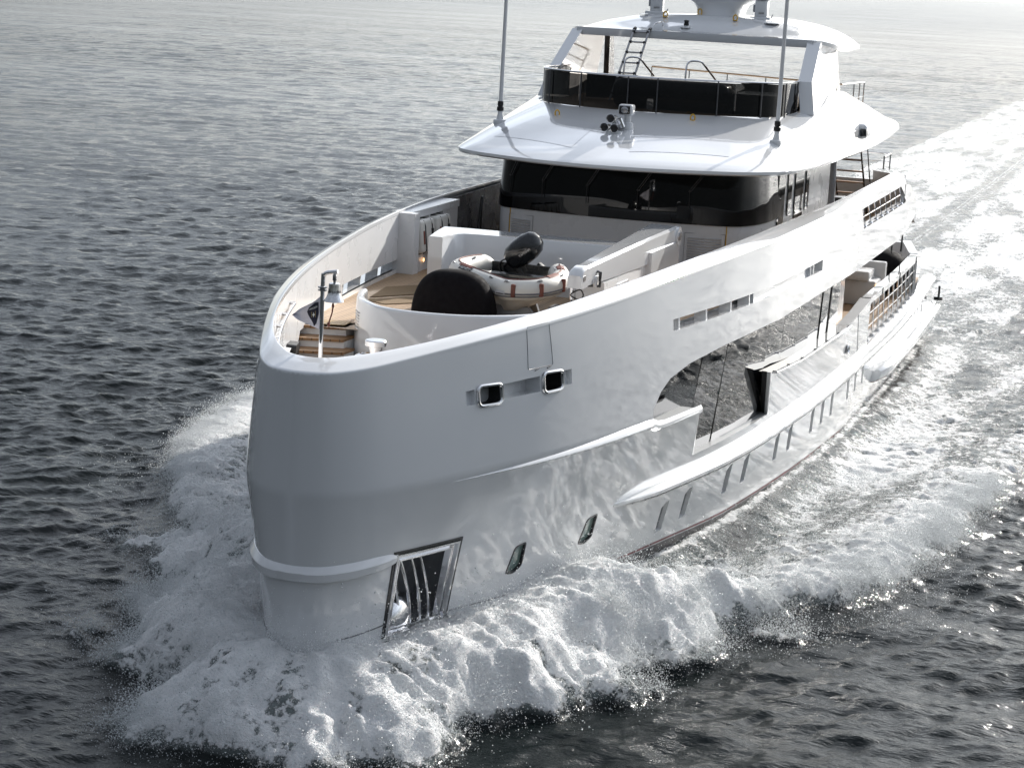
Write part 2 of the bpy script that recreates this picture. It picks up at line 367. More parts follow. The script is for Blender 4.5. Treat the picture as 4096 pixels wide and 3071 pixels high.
def shell(outer_uz, holes_uz, step_u=.35, step_z=.16, off=0.0):
    """patch of the hull surface: param plane (q(t), z*k)"""
    KZ = 1.0
    def to_q(poly):
        return [(float(q_of(np.array(max(u - float(stem(z)), 0)))), z * KZ) for u, z in poly]
    O = to_q(outer_uz); H = [to_q(densify(h, .12)) for h in holes_uz]
    o = np.array(O); pts = []
    ts = np.concatenate([np.linspace(0, 1, 30)**2 * 2.0, np.arange(2.15, 46, .3)]); zs = np.arange(o[:, 1].min(), o[:, 1].max(), step_z)
    for t in ts:
        for z in zs: pts.append((float(q_of(np.array(t))), z))
    P = np.array(pts)
    # drop points outside or too near borders
    from math import hypot
    allb = np.concatenate([np.array(densify(O, .05))] + [np.array(densify(h, .05)) for h in H])
    keep = []
    for i in range(0, len(P), 2000):
        d = ((P[i:i + 2000, None, :] - allb[None]) ** 2).sum(2).min(1); keep.append(d > .03**2)
    P = P[np.concatenate(keep)]
    V, F = cdt_patch(O, H, [tuple(p) for p in P])
    z = V[:, 1]; t = t_of(V[:, 0]); t = np.where(V[:, 0] < 1e-4, 0, t); u = t + stem(z)
    x = hull(u, z) + off; x = np.where(t < 1e-6, max(0, off), x)
    return np.stack([x, u, z], 1), F
def shell_normals(P):
    u, z = P[:, 1], P[:, 2]; t = np.maximum(u - stem(z), 1e-4)
    # tangent along the section in sqrt space for stability at the stem
    r = np.sqrt(t); e = .004
    def pt(rr): uu = rr**2 + stem(z); return hull(uu, z), uu
    x1, u1 = pt(r + e); x0, u0 = pt(np.maximum(r - e, 0))
    dx, du = x1 - x0, u1 - u0
    uz = np.where(z < ZK - .011, .01, .01)
    za = np.where((z > ZK - .011) & (z <= ZK), z - .02, z); zb = za + np.where(z > ZK, .01, .01)
    dz = (hull(u, zb) - hull(u, np.where(z > ZK, z, za))) / np.maximum(zb - np.where(z > ZK, z, za), 1e-3)
    dz = np.clip(dz, -1, 1)
    n = np.stack([du, -dx, -dz * du], 1)
    n /= np.linalg.norm(n, axis=1)[:, None] + 1e-12
    return n

yacht = thing('motor_yacht', 'large glossy white motor yacht ploughing through the sea with dark wheelhouse windows', 'yacht', (0, 0, 0))
def part(name, mb, mats, parent=None, angle=35, **k): return obj(name, mb, mats, parent or yacht, angle, **k)

def lr(name, mb, mats, parent=None, angle=35):
    r = []
    for sd in (1, -1):
        q = MB(); remap = {}
        for f, m in zip(mb.f, mb.m):
            if sum(mb.v[i][0] for i in f) * sd > 0:
                for i in f:
                    if i not in remap: remap[i] = len(q.v); q.v.append(mb.v[i])
                q.f.append(tuple(remap[i] for i in f)); q.m.append(m)
        if q.f: r.append(part(name, q, mats, parent if not isinstance(parent, list) else parent[0 if sd > 0 else -1], angle))
    return r
# ---- shell plating: lower and upper strips, both sides in one hull mesh
us = stem
def curve_top():
    uu = np.concatenate([np.linspace(0, 1, 30)**2 * 2.0, np.arange(2.2, 34.2, .4)]) + float(stem(5.6))
    out = []
    for u in uu:
        z = float(topz(max(u, 0.0))); out.append((max(u, float(stem(z))), z))
    return out
def kn():
    uu = np.concatenate([np.linspace(0, 1, 24)**2 * 2.0, np.arange(2.2, 8.2, .3)]) + float(stem(ZK)); return [(u, ZK) for u in uu]
bot = [(float(stem(z)), z) for z in np.linspace(ZK, -1.0, 24)]
low_outer = kn() + L_TOP + [(u, -1.0) for u in np.arange(45, .6, -1.0)] + bot[::-1][:-1]
top_c = curve_top()
stem_up = [(float(stem(z)), z) for z in np.linspace(ZK, top_c[0][1], 14)][1:-1]
up_outer = [(float(stem(ZK)), ZK)] + kn()[1:] + UB + U_AFT + top_c[::-1] + stem_up[::-1]
low_holes = [ANCH] + PORTS + [slot_poly(*s) for s in SLOTS]
up_holes = [SLOT_FWD, SLOT_MID, SLOT_AFT, RAIL_U] + HAWSE_SEGS + RINGS
hv = []; hf = []; hn = []
for outer, holes in ((low_outer, low_holes), (up_outer, up_holes)):
    P, F = shell(outer, holes); N = shell_normals(P)
    isup = outer is up_outer
    if isup:
        pass
    for side in (1, -1):
        o = len(hv); Q = P * [side, 1, 1]; hv += [tuple(p) for p in Q]; hn += [tuple(n) for n in N * [side, 1, 1]]
        for f in F:
            a, b, c = P[list(f)][:3]; nn = np.cross(b - a, c - a); g = f if (nn @ N[f[0]]) * 1 > 0 else f[::-1]
            hf.append(tuple(i + o for i in (g if side > 0 else g[::-1])))
mb = MB(); mb.v = hv; mb.f = hf; mb.m = [0] * len(hf)
hull_o = part('hull', mb, [white], normals=hn, fixn=False)

def liner(poly, depth, side=1, off=0.0):
    """inward wall of an opening: returns outer ring and inner ring points"""
    poly = densify(poly, .15)
    A = [hp(u, z, off, side) for u, z in poly]
    cu = np.mean([p[0] for p in poly]); cz = np.mean([p[1] for p in poly]); n = hnormal(cu, cz, side)
    B = [a - n * depth for a in A]
    return np.array(A), np.array(B)
def fan(mb, ring, m=0):
    c = ring.mean(0); n = len(ring); mb.add(list(ring) + [c], [(i, (i + 1) % n, n) for i in range(n)], m)
def frame_strip(mb, poly, w, side, out=.015, m=0):
    poly = densify(poly, .1); P = np.array(poly); c = P.mean(0); Q = c + (P - c) * (1 + w)
    A = [hp(u, z, out, side) for u, z in P]; B = [hp(u, z, out, side) for u, z in Q]; D = [hp(u, z, -.01, side) for u, z in Q]; E_ = [hp(u, z, -.01, side) for u, z in P]
    mb.grid(np.array([E_, A, B, D]), m, close=True)

def side_details(side):
    # ship-side windows set in recesses below the rubbing strake
    for k, s in enumerate(SLOTS):
        A, B = liner(slot_poly(*s), .09, side); m1 = MB(); m1.grid(np.array([A, B]), 0, close=True)
        w = obj('hull_window', m1, [white], hull_o)
        m2 = MB(); fan(m2, B + (A - B) * .02, 0); obj('window_pane', m2, [pane_grey], hull_o)
    for pl in PORTS:
        m1 = MB(); A, B = liner(pl, .05, side); m1.grid(np.array([A, B]), 0, close=True); frame_strip(m1, pl, .12, side, .012, 0)
        obj('porthole_frame', m1, [black_gloss], hull_o)
        m2 = MB(); fan(m2, B + (A - B) * .1, 0); obj('porthole_glass', m2, [glass_green], hull_o)
    # deck-level freeing slots
    for sl in (SLOT_FWD, SLOT_MID, SLOT_AFT):
        m1 = MB(); dep = .3 if sl is not SLOT_MID else .07; A, B = liner(sl, dep, side); m1.grid(np.array([A, B]), 0, close=True)
        if sl is SLOT_MID: fan(m1, B, 0)
        cuts = {id(SLOT_FWD): (9.5, 10.9, 12.3, 13.5), id(SLOT_AFT): (19.35,)}.get(id(sl), ())
        for cu in cuts:
            n = hnormal(cu, 5.37, side)
            p = [hp(cu, 5.24, -.03, side), hp(cu, 5.48, -.03, side), hp(cu + .07, 5.48, -.03, side), hp(cu + .07, 5.24, -.03, side)]
            m1.prism([tuple(q) for q in p], tuple(-n * .25))
        obj('freeing_port', m1, [white], hull_o)
    # mooring openings
    for sg in HAWSE_SEGS:
        m1 = MB(); deep = .42 if sg is HAWSE_SEGS[1] else .1; A, B = liner(sg, deep, side); m1.grid(np.array([A, B]), 0, close=True); fan(m1, B, 0)
        obj('mooring_recess', m1, [white], hull_o)
    for rg in RINGS:
        m1 = MB(); A, B = liner(rg, .5, side); m1.grid(np.array([A, B]), 1, close=True); fan(m1, B, 1)
        pts = [hp(u, z, .012, side) for u, z in rg]; m1.tube(pts, .035, 8, 0, closed=True)
        obj('fairlead', m1, [chrome, black], hull_o)
    # hatch outline
    m1 = MB(); pts = [hp(u, z, .0, side) for u, z in densify(HATCH, .1)]; m1.tube(pts, .007, 5, 0, closed=True)
    for uu in (4.12, 4.45):
        m1.tube([hp(uu, 5.21, .004, side), hp(uu + .1, 5.237, .004, side)], .014, 6, 0)
    obj('side_hatch', m1, [grey_rub], hull_o)
    # anchor pocket
    m1 = MB(); A, B = liner(ANCH, .75, side); m1.grid(np.array([A, B]), 1, close=True); fan(m1, B, 1)
    P = np.array(densify(ANCH, .15)); c0 = P.mean(0)
    def ring(k, off): return [hp(*(c0 + (p - c0) * np.array([k, k])), off, side) for p in P]
    m1.grid(np.array([ring(1.06, -.01), ring(1.06, .015), ring(1.0, .015), ring(.97, -.02)]), 2, close=True)
    m1.grid(np.array([ring(.975, -.005), ring(.975, .03), ring(.93, .03), ring(.92, -.06), ring(.84, -.06), ring(.83, -.02), ring(.80, -.02), ring(.79, -.12)]), 0, close=True)
    obj('anchor_pocket', m1, [chrome, grey_paint, black_gloss], hull_o)
    mbar = MB()
    for uu in (1.42, 1.68, 1.95, 2.2, 2.42):
        pts = []
        for k in range(9):
            a = k / 8; z = .75 + 1.55 * a; off = -.10 - .42 * a**2
            pts.append(hp(uu + .18 * (1 - a) * 1, z, off, side))
        mbar.tube(smooth_path(pts, 2), .028, 8, 0)
    obj('pocket_guard', mbar, [chrome], hull_o)
    # rubbing strake
    m1 = MB(); rows = []
    US = np.concatenate([np.linspace(8.05, 10.5, 14), np.arange(11, 44.6, .6)])
    for u in US:
        zc = float(np.interp(u, [8, 13, 20, 26, 33, 38, 44], [1.98, 1.84, 1.83, 1.88, 1.80, 1.86, 2.1])); k = min(1, (max(u - 8.0, .01) / 1.6)**.55); k *= min(1, max(.15, (44.8 - u) / .6))
        pr = [(-.02, .115), (.16, .10), (.19, .09), (.225, .05), (.228, -.025), (.195, -.055), (-.02, -.065)]
        rows.append([hp(u, zc + h * (.35 + .65 * k), -.02 + (o + .02) * k, side) for o, h in pr])
    m1.grid(np.array(rows)); e = len(rows[0]); m1.f.append(tuple(range(e))); m1.m.append(0)
    n0 = len(m1.v); m1.f.append(tuple(range(n0 - e, n0))); m1.m.append(0)
    obj('rubbing_strake', m1, [white], hull_o, 25)
    m1 = MB(); rows = []
    for u in US[2:]:
        zc = float(np.interp(u, [8, 13, 20, 26, 33, 38, 44], [1.98, 1.84, 1.83, 1.88, 1.80, 1.86, 2.1])); k = min(1, (max(u - 8.0, .01) / 1.6)**.55)
        rows.append([hp(u, zc + h * (.35 + .65 * k), (o) * k, side) for o, h in [(.195, -.055), (.215, -.05), (.215, -.075), (.195, -.075)]])
    m1.grid(np.array(rows), close=True); obj('strake_trim', m1, [dsteel], hull_o)
    # boot line: painted bands just proud of the plating
    def band(name, zt, zb, m, u0, u1, off):
        m1 = MB(); rows = []
        for u in np.arange(u0, u1, .4):
            a, b = zt(u), zb(u); rows.append([hp(u, z, off, side) for z in np.linspace(a, b, 4)])
        m1.grid(np.array(rows)); obj(name, m1, [m], hull_o)
    zl = lambda u: float(np.interp(u, [0.3, 1.3, 3, 5, 6.7, 8.5, 9.9, 12, 15, 22, 27, 45], [1.22, 1.30, 1.13, .96, .88, .72, .62, .55, .42, .32, .28, .3]))
    band('boot_stripe', lambda u: zl(u) - .05, lambda u: zl(u) - .095, red_boot, 9.3, 44, .006)
    band('boot_topping', lambda u: zl(u) - .12, lambda u: -.95, dark_boot, 9.0, 45, .008)
    m1 = MB(); m1.tube([hp(u, zl(u), .004, side) for u in np.arange(.35, 1.32, .08)], .012, 6); m1.tube([hp(u, zl(u), .004, side) for u in np.arange(2.9, 9.4, .3)], .010, 6)
    obj('waterline_chine', m1, [grey_rub], hull_o)
for sd in (1, -1): side_details(sd)
for sd in (1, -1):
    m1 = MB(); rows = []
    for u in np.concatenate([np.linspace(1.6, 8.3, 24), np.linspace(8.5, 10.7, 8)]):
        k = min(1, (u - 1.55) / 5.5)**1.2; zc = ZK if u < 8.3 else float(np.interp(u, [8.3, 8.6, 10.7], [3.6, 3.5, 3.48]))
        rows.append([hp(u, zc + h * k, o * k - .004, sd) for o, h in ((0, .10), (.05, .05), (.085, -.02), (.085, -.05), (.0, -.12))])
    m1.grid(np.array(rows)); m1.f.append((0, 1, 2, 3, 4)); m1.m.append(0); n0 = len(m1.v); m1.f.append(tuple(range(n0 - 5, n0))); m1.m.append(0)
    obj('hull_knuckle', m1, [white], hull_o, 35)
# bow fender strip wrapping the stem
m1 = MB(); rows = []
tt = np.concatenate([-np.linspace(1, 0, 26)**2 * 1.38, (np.linspace(0, 1, 26)**2 * 1.38)[1:]])
for t in tt:
    s = 1 if t >= 0 else -1; a = abs(t) / 1.38; k = (1 - a**4) ** .6; row = []
    zc = 2.37 + .10 * a; 
    for o, h in [(-.03, .14), (.01, .135), (.095, .055), (.105, .04), (.11, -.075), (.10, -.095), (.0, -.115), (-.03, -.12)]:
        z = zc + h * (.25 + .75 * k); u = float(stem(z)) + abs(t) ; n = hnormal(max(u, float(stem(z)) + .02), z, s) if abs(t) > .02 else np.array([0, -1, 0.])
        row.append(np.array([s * float(hull(u, z)), u, z]) + n * (o * k if o > 0 else o))
    rows.append(row)
m1.grid(np.array(rows)); obj('bow_fender', m1, [white], hull_o, 28)

# ---- cap rail round the bow and along both sides
CU = np.concatenate([np.linspace(0, 1, 26)**2 * 3.0, np.arange(3.3, 34.3, .5)])
I_T = [0, .03, .1, .3, .8, 1.5, 2.5, 4, 6, 9, 13, 17, 25, 40]; I_V = [0, .2, .36, .56, .95, 1.33, 1.75, 2.25, 2.75, 3.28, 3.78, 4.06, 4.25, 4.15]
fI = hermite(I_T, I_V)
def inner_x(u): return fI(np.maximum(u - .31, 0))
m1 = MB(); rows = []
for c in CU:
    uo = -.2 + c; ui = .31 + c * (33.99 - .31) / 34.2 if False else .31 + c
    if c > 6: ui = uo + .51 * max(0, 1 - (c - 6) / 10) 
    xo = float(fS(np.array(c))); xi = float(inner_x(np.array(ui)))
    zo = float(topz(max(uo, 0))); zi = float(sheer(max(ui, 0)))
    pr = []
    for a, dz in ((0, -.05), (0.0, 0.0), (.03, .014), (.12, .028), (.5, .082), (.92, .142), (.97, .142), (1, .125), (1, .06)):
        b = min(1, a); pr.append((xo + (xi - xo) * b, uo + (ui - uo) * b, (zo + (zi - zo) * b if False else zo + dz + (zi - .15 - zo) * b)))
    rows.append(pr)
Pp = np.array(rows); ST = Pp[::-1].copy(); ST[:, :, 0] *= -1
allr = np.concatenate([ST[:-1], Pp]); m1.grid(allr); part('cap_rail', m1, [white], angle=60)

# ---- inside of the bulwark, with the freeing slots cut through
def inner_patch(side):
    O = []; zb = lambda u: 4.55 if u < 5.4 else 5.12
    uu = np.concatenate([.31 + np.linspace(0, 1, 20)**2 * 2.5, np.arange(3.0, 25.4, .4)])
    top = [(u, float(sheer(u)) - .07) for u in uu]; bo = [(u, zb(u)) for u in uu]
    P = []; F = []
    mb = MB()
    holes = [h for h in (SLOT_FWD, SLOT_AFT)]
    O = [(u, z) for u, z in top] + bo[::-1]
    f = lambda u: float(q_of(np.array(max(u - .31, 0))))
    O = [(f(u), z) for u, z in O]; H = [[(f(u), z) for u, z in densify(h, .2)] for h in holes]
    pts = [(f(u), z) for u in uu[1:-1] for z in np.arange(4.75, 6.3, .25) if zb(u) + .1 < z < float(sheer(u)) - .3 and not any(h[0][0] - .1 < u < h[2][0] + .1 and 5.15 < z < 5.6 for h in holes)]
    V, FF = cdt_patch(O, H, pts)
    qs = q_of(np.linspace(0, 26, 20000)); u = np.interp(V[:, 0], qs, np.linspace(0, 26, 20000)) + .31
    x = inner_x(u); z = V[:, 1]
    hx = x + .004
    P = np.stack([side * hx, u, z], 1); r = np.sqrt(np.maximum(u - .31, 1e-4)); e = .004
    dxr = inner_x((r + e)**2 + .31) - inner_x(np.maximum(r - e, 0)**2 + .31); dur = (r + e)**2 - np.maximum(r - e, 0)**2
    N = np.stack([-side * dur, dxr, np.zeros_like(u)], 1); N /= np.linalg.norm(N, axis=1)[:, None]
    F2_ = []
    for f in FF:
        a, b, c = P[list(f)][:3]; F2_.append(tuple(f) if np.cross(b - a, c - a) @ N[f[0]] > 0 else tuple(f[::-1]))
    mb.add(P, F2_); mb.n = N
    return mb
for sd in (1, -1):
    mbi = inner_patch(sd); part('bulwark_lining', mbi, [white_satin], normals=[tuple(n) for n in mbi.n], fixn=False)

# upper side deck bulwark lining aft of the wheelhouse front and its rails
m1 = MB()
for sd in (1, -1):
    rows = []
    for u in np.arange(25.2, 26.0, .2): rows.append([(sd * (float(hull(u, 6.0)) - .3), u, z) for z in (5.12, 6.3)])
    m1.grid(np.array(rows))
    rows = []
    for u in np.arange(25.9, 34.3, .4):
        rows.append([(sd * (float(hull(u, 5.6)) - .03), u, 5.66), (sd * (float(hull(u, 5.6)) - .22), u, 5.66), (sd * (float(hull(u, 5.6)) - .22), u, 5.12)])
    m1.grid(np.array(rows))
    rows = []
    for u in np.arange(25.6, 33.2, .4): rows.append([(sd * (float(hull(u, 6.2)) - .01), u, 6.2), (sd * (float(hull(u, 6.2)) - .28), u, 6.2), (sd * (float(hull(u, 6.2)) - .28), u, 6.4)])
    m1.grid(np.array(rows))
lr('aft_bulwark_lining', m1, [white_satin])
for sd in (1, -1):
    for i, u in enumerate(np.linspace(26.6, 33.6, 8)):
        m1 = MB(); z1 = 6.22
        m1.tube([(sd * (float(hull(u, 5.6)) - .06), u, 5.66), (sd * (float(hull(u, 6.2)) - .10), u - .28, z1)], .028, 8)
        m1.tube([(sd * (float(hull(u, 5.6)) - .06), u, 5.65), (sd * (float(hull(u, 5.6)) - .06), u, 5.70)], [.08, .04], 8)
        part('rail_stanchion', m1, [chrome])
    m1 = MB(); m1.tube([(sd * (float(hull(u, 5.9)) - .08), u, 5.93) for u in np.arange(25.95, 33.9, .5)], .02, 8); part('mid_rail', m1, [chrome])
# dark stern bulwark of the upper deck
m1 = MB()
m1.prism([(4.36, 33.9, 5.1), (3.34, 34.9, 5.1), (3.34, 34.9, 6.48), (4.36, 33.9, 6.48)], (.1, .12, 0))
m1.prism([(3.34, 34.9, 5.1), (-3.34, 34.9, 5.1), (-3.34, 34.9, 6.2), (3.34, 34.9, 6.2)], (0, .12, 0))
m1.prism([(-4.36, 33.9, 5.1), (-3.34, 34.9, 5.1), (-3.34, 34.9, 6.48), (-4.36, 33.9, 6.48)], (-.1, .12, 0))
part('stern_bulwark', m1, [white_satin])
m1 = MB(); pr = []
for sd in (1, -1):
    m1.prism([(sd * 4.5, 34.0, 6.2), (sd * 4.3, 35.2, 6.1), (sd * 4.3, 36.9, 5.5), (sd * 4.42, 37.5, 5.04), (sd * 3.2, 38.2, 5.0), (sd * 3.2, 35.1, 6.2)], (0, 0, -.35))
m1.box(-3.3, 3.3, 35.02, 38.2, 4.75, 5.1)
part('stern_overhang', m1, [white])
# side deck overhang soffit above the saloon windows
m1 = MB()
for sd in (1, -1):
    rows = []
    for u, z in [p for p in UB if p[0] < 37]:
        rows.append([hp(u, z, 0, sd), hp(u, z, -.5, sd)])
    m1.grid(np.array(rows))
    rows = [[hp(u, 4.605, -.45, sd), np.array([0, u, 4.605])] for u in np.arange(24, 37.5, 1)]
    m1.grid(np.array(rows))
part('overhang_soffit', m1, [white_satin])

# ---- saloon windows: flat panes, each slightly out of line with the next
m1 = MB(); m2 = MB()
edges = [8.2, 11.35, 12.9, 14.45, 16.0, 17.6, 19.1, 20.5, 21.9, 23.2, 24.5]
for sd in (1, -1):
    for a, b in zip(edges[:-1], edges[1:]):
        j = float(rng.uniform(-.02, .02)); zb = 2.28; zt = 4.68
        p0, p1 = hp(a + .006, 3.6, -.25 + j, sd), hp(b - .006, 3.6, -.25 - j, sd)
        tl = float(rng.uniform(-.012, .012))
        lo = [min(abs(p[0]) - .1 + tl, float(hull(p[1], 2.3)) - .17 + tl) for p in (p0, p1)]
        m1.add([(sd * lo[0], p0[1], zb), (sd * lo[1], p1[1], zb), (p1[0], p1[1], zt), (p0[0], p0[1], zt)], [(0, 1, 2, 3)])
    rows = []
    for u in np.arange(8.2, 24.6, .4): q = hp(u, 3.6, -.33, sd); rows.append([np.array([sd * min(abs(q[0]) - .1, float(hull(u, 2.3)) - .25), u, 2.2]), q + np.array([0, 0, 1.05])])
    m2.grid(np.array(rows))
sal = lr('saloon_window', m1, [saloon_glass]); m3 = m2
lr('window_backing', m2, [black], sal)
# sills and ledges
m1 = MB()
def ledge(u0, u1, z0f, depth=.5, sd=1, step=.4):
    rows = []
    for u in np.arange(u0, u1 + 1e-6, step):
        z = z0f(u); rows.append([hp(u, z - .0, .004, sd), hp(u, z, -depth - .02, sd)])
    m1.grid(np.array(rows))
for sd in (1, -1):
    ledge(8.3, 10.75, lambda u: 3.5, .40, sd); ledge(11.3, 16.5, lambda u: 2.36, .24, sd)
    ledge(15.46, 24.7, lambda u: float(np.interp(u, [15.42, 18.5, 24.8, 26.4], [3.5, 3.32, 3.23, 3.3])), .26, sd)
    rows = []
    for u in np.arange(24.7, 28.41, .4): z = float(np.interp(u, [24.8, 26.4, 28.4], [3.23, 3.3, 3.48])); rows.append([hp(u, z, .003, sd), hp(u, z, -.3, sd), hp(u, z - 1.4, -.3, sd)])
    m1.grid(np.array(rows))
lr('side_ledge', m1, [white])
for sd in (1, -1):
    m1 = MB()
    for (o0, o1, mm) in ((.004, -.09, 0), (-.09, -.22, 1)):
        a0 = hp(16.38 - .8 * o0, 2.36, o0, sd); a1 = hp(16.38 - .8 * o1, 2.36, o1, sd); b0 = hp(15.42 - .3 * o0, 3.5, o0, sd); b1 = hp(15.42 - .3 * o1, 3.5, o1, sd)
        m1.prism([tuple(p) for p in (a0, a1, b1, b0)], (0, .04, 0), mm)
    part('balcony_end_panel', m1, [white, black])
    m1 = MB(); a0 = hp(11.45, 2.36, .004, sd); a1 = hp(11.45, 2.36, -.45, sd); b0 = hp(10.72, 3.5, .004, sd); b1 = hp(10.72, 3.5, -.45, sd)
    m1.prism([tuple(p) for p in (a0, a1, b1, b0)], (0, -.03, 0)); part('balcony_return', m1, [white])
# polished handrail tubes on the balcony tops
for sd in (1, -1):
    m1 = MB(); us_ = np.arange(15.7, 25.2, .5); zz = [float(np.interp(u, [15.42, 18.5, 24.8, 26.4], [3.5, 3.32, 3.23, 3.3])) for u in us_]
    m1.tube([hp(u, z - .02, .06, sd) for u, z in zip(us_, zz)], .025, 8)
    for u, z in list(zip(us_, zz))[::3]: m1.tube([hp(u, z - .02, .06, sd), hp(u, z - .02, -.02, sd)], .035, 6, 1)
    m1.tube([hp(u, 3.47, .06, sd) for u in np.arange(8.7, 10.75, .3)], .025, 8)
    for u in (8.75, 9.7, 10.65): m1.tube([hp(u, 3.47, .06, sd), hp(u, 3.47, -.02, sd)], .035, 6, 1)
    part('hand_rail', m1, [white, dsteel])
    # boarding door outline and a round hawse
    m1 = MB(); m1.tube([hp(u, z, .002, sd) for u, z in [(26.3, 3.3), (26.9, 2.15), (24.6, 2.1)]], .008, 5); part('boarding_door_seam', m1, [grey_rub])
    m1 = MB(); M = basis((0, 1, 0), (0, 0, 1)); p = hp(25.0, 2.55, .01, sd); m1.lathe([(.13, .0), (.16, .03), (.13, .05), (.10, .02)], p, 18, M); m1.lathe([(.10, .01), (.0, .01)], p, 18, M, 1)
    part('mooring_hawse', m1, [chrome, black])
# main deck aft rail gates
for sd in (1, -1):
    m1 = MB(); rows = []
    for u in np.arange(28.4, 40.01, .4):
        z = 3.48; rows.append([hp(u, z - .17, 0, sd), hp(u, z, 0, sd), hp(u, z, -.26, sd), hp(u, z - .17, -.26, sd)])
    m1.grid(np.array(rows), close=True); part('gate_cap_rail', m1, [white], angle=30)
    for u in np.linspace(29.0, 39.0, 11):
        m1 = MB(); m1.tube([hp(u, 2.16, -.08, sd), hp(u - .35, 3.33, -.1, sd)], .03, 8); m1.tube([hp(u, 2.1, -.08, sd), hp(u, 2.22, -.08, sd)], [.11, .05], 8, 1)
        part('gate_stanchion', m1, [chrome, white_satin])
    for zz in (2.58, 2.95):
        m1 = MB(); m1.tube([hp(u, zz, -.09, sd) for u in np.arange(28.5, 39.7, .5)], .02, 8); part('gate_mid_rail', m1, [chrome])
    for u in (30.6, 34.2, 38.6):
        m1 = MB(); q = [hp(u, 3.30, .006, sd), hp(u, 3.50, .006, sd), hp(u, 3.50, -.27, sd)]; m1.tube(q, .014, 5); part('gate_joint', m1, [black])
    m1 = MB(); rows = [[hp(u, 2.14, .0, sd), hp(u, 2.14, -.35, sd)] for u in np.arange(28.4, 40.6, .4)]; m1.grid(np.array(rows)); part('gate_sill', m1, [white_satin])
# main deck aft: teak, bulkheads, sofa, stern
m1 = MB(); rows = [[(-float(hull(u, 2.1)) + .3, u, 2.1), (float(hull(u, 2.1)) - .3, u, 2.1)] for u in np.arange(24, 44.1, 1)]; m1.grid(np.array(rows)); part('cockpit_deck', m1, [teak])
m1 = MB(); m1.box(-3.4, 3.4, 27.4, 27.6, 2.1, 4.6, 0)
for sd in (1, -1):
    m1.box(min(sd * 3.0, sd * 3.06), max(sd * 3.0, sd * 3.06), 27.6, 33.0, 2.1, 4.6, 0)
part('cockpit_bulkhead', m1, [white_satin])
m1 = MB()
for sd in (1, -1):
    m1.prism([hp(24.5, 2.15, -.46, sd), hp(24.5, 4.6, -.42, sd), hp(24.75, 4.6, -.42, sd), hp(24.75, 2.15, -.46, sd)], (-sd * .05, 0, 0))
    m1.prism([(sd * 3.07, 27.0, 2.2), (sd * 3.07, 28.6, 2.2), (sd * 3.07, 28.6, 4.3), (sd * 3.07, 27.0, 4.3)], (sd * .02, 0, 0))
lr('cockpit_door', m1, [glass])
m1 = MB()
for k in range(7): m1.rbox((3.09, 30.9, 3.5 + k * .15), (.06, 1.7, .05), .01)
part('engine_louvre', m1, [white])
m1 = MB(); m1.rbox((2.6, 36.6, 2.5), (1.9, 1.2, .8), .06); m1.rbox((2.6, 37.4, 2.75), (2.1, .3, 1.25), .05); m1.rbox((2.5, 36.4, 3.05), (1.7, 1.1, .3), .05); part('cockpit_sofa', m1, [white_satin])
m1 = MB(); m1.ell((3.1, 39.0, 2.85), (1.1, .9, .8), 20, 10); part('covered_table', m1, [fabric_black])
m1 = MB(); rows = []
m1.prism([(4.36, 39.4, 2.1), (3.6, 43.2, 2.1), (3.6, 43.2, 3.45), (4.36, 39.4, 3.5)], (-.28, -.05, 0)); m1.prism([(3.6, 43.2, 2.1), (-3.6, 43.2, 2.1), (-3.6, 43.2, 3.4), (3.6, 43.2, 3.4)], (0, -.25, 0)); m1.prism([(-4.36, 39.4, 2.1), (-3.6, 43.2, 2.1), (-3.6, 43.2, 3.45), (-4.36, 39.4, 3.5)], (.28, -.05, 0))
m1.box(-4.05, 4.05, 44.4, 45.4, .1, 2.0)
part('transom', m1, [white_satin])
m1 = MB(); M = basis((0, 1, 0), (0, 0, 1)); m1.lathe([(.07, 0), (.07, .02), (0, .02)], (3.6, 36.02, 2.75), 14, basis((1, 0, 0), (0, 0, 1)).inverted() if False else basis((1, 0, 0), (0, 0, 1))); part('courtesy_lamp', m1, [lamp_m])
m1 = MB(); m1.tube(smooth_path([(3.6, 38.6, 3.5), (3.6, 38.6, 4.3), (3.75, 38.6, 4.45), (3.9, 38.6, 4.3), (3.9, 38.6, 3.6)], 5), .03, 8); part('davit_hoop', m1, [black_gloss])
# side sponsons (swim platform wings)
for sd in (1, -1):
    m1 = MB(); rows = []
    for u in np.concatenate([np.linspace(30.4, 31.3, 6), np.arange(31.9, 45.0, .6)]):
        k = min(1, (max(u - 30.35, .01) / .9)**.5); k2 = 1 if u < 44 else max(.4, (45.2 - u) / 1.2); x0 = float(hull(u, 1.0)) - .1
        pr = [(0, 1.20), (.30, 1.20), (.34, 1.26), (.52, 1.26), (.60, 1.20), (.61, 1.06), (.54, .90), (.38, .78), (0, .7)]
        rows.append([(sd * (x0 + o * (.45 + .55 * k) * k2), u, .75 + (h - .75) * (.6 + .4 * k)) for o, h in pr])
    m1.grid(np.array(rows), 0); e = len(rows[0]); m1.f.append(tuple(range(e))); m1.m.append(0)
    part('sponson', m1, [white], angle=40)
    m1 = MB(); rows = []
    for u in np.arange(30.5, 45, .6):
        k = min(1, (max(u - 30.35, .01) / .9)**.5); x0 = float(hull(u, 1.0)) - .1
        rows.append([(sd * (x0 + o * (.45 + .55 * k)), u, h) for o, h in [(.47, .835), (.38, .765), (.25, .72), (0, .66)]])
    m1.grid(np.array(rows)); m1.f.append((0, 1, 2, 3)); m1.m.append(0); part('sponson_boot', m1, [red_boot])
m1 = MB(); m1.tube([(4.5, 45.2, 1.25), (4.5, 45.2, 1.7)], .04, 8); m1.box(4.35, 4.65, 45.05, 45.35, 1.2, 1.32); part('stern_light', m1, [black_gloss])

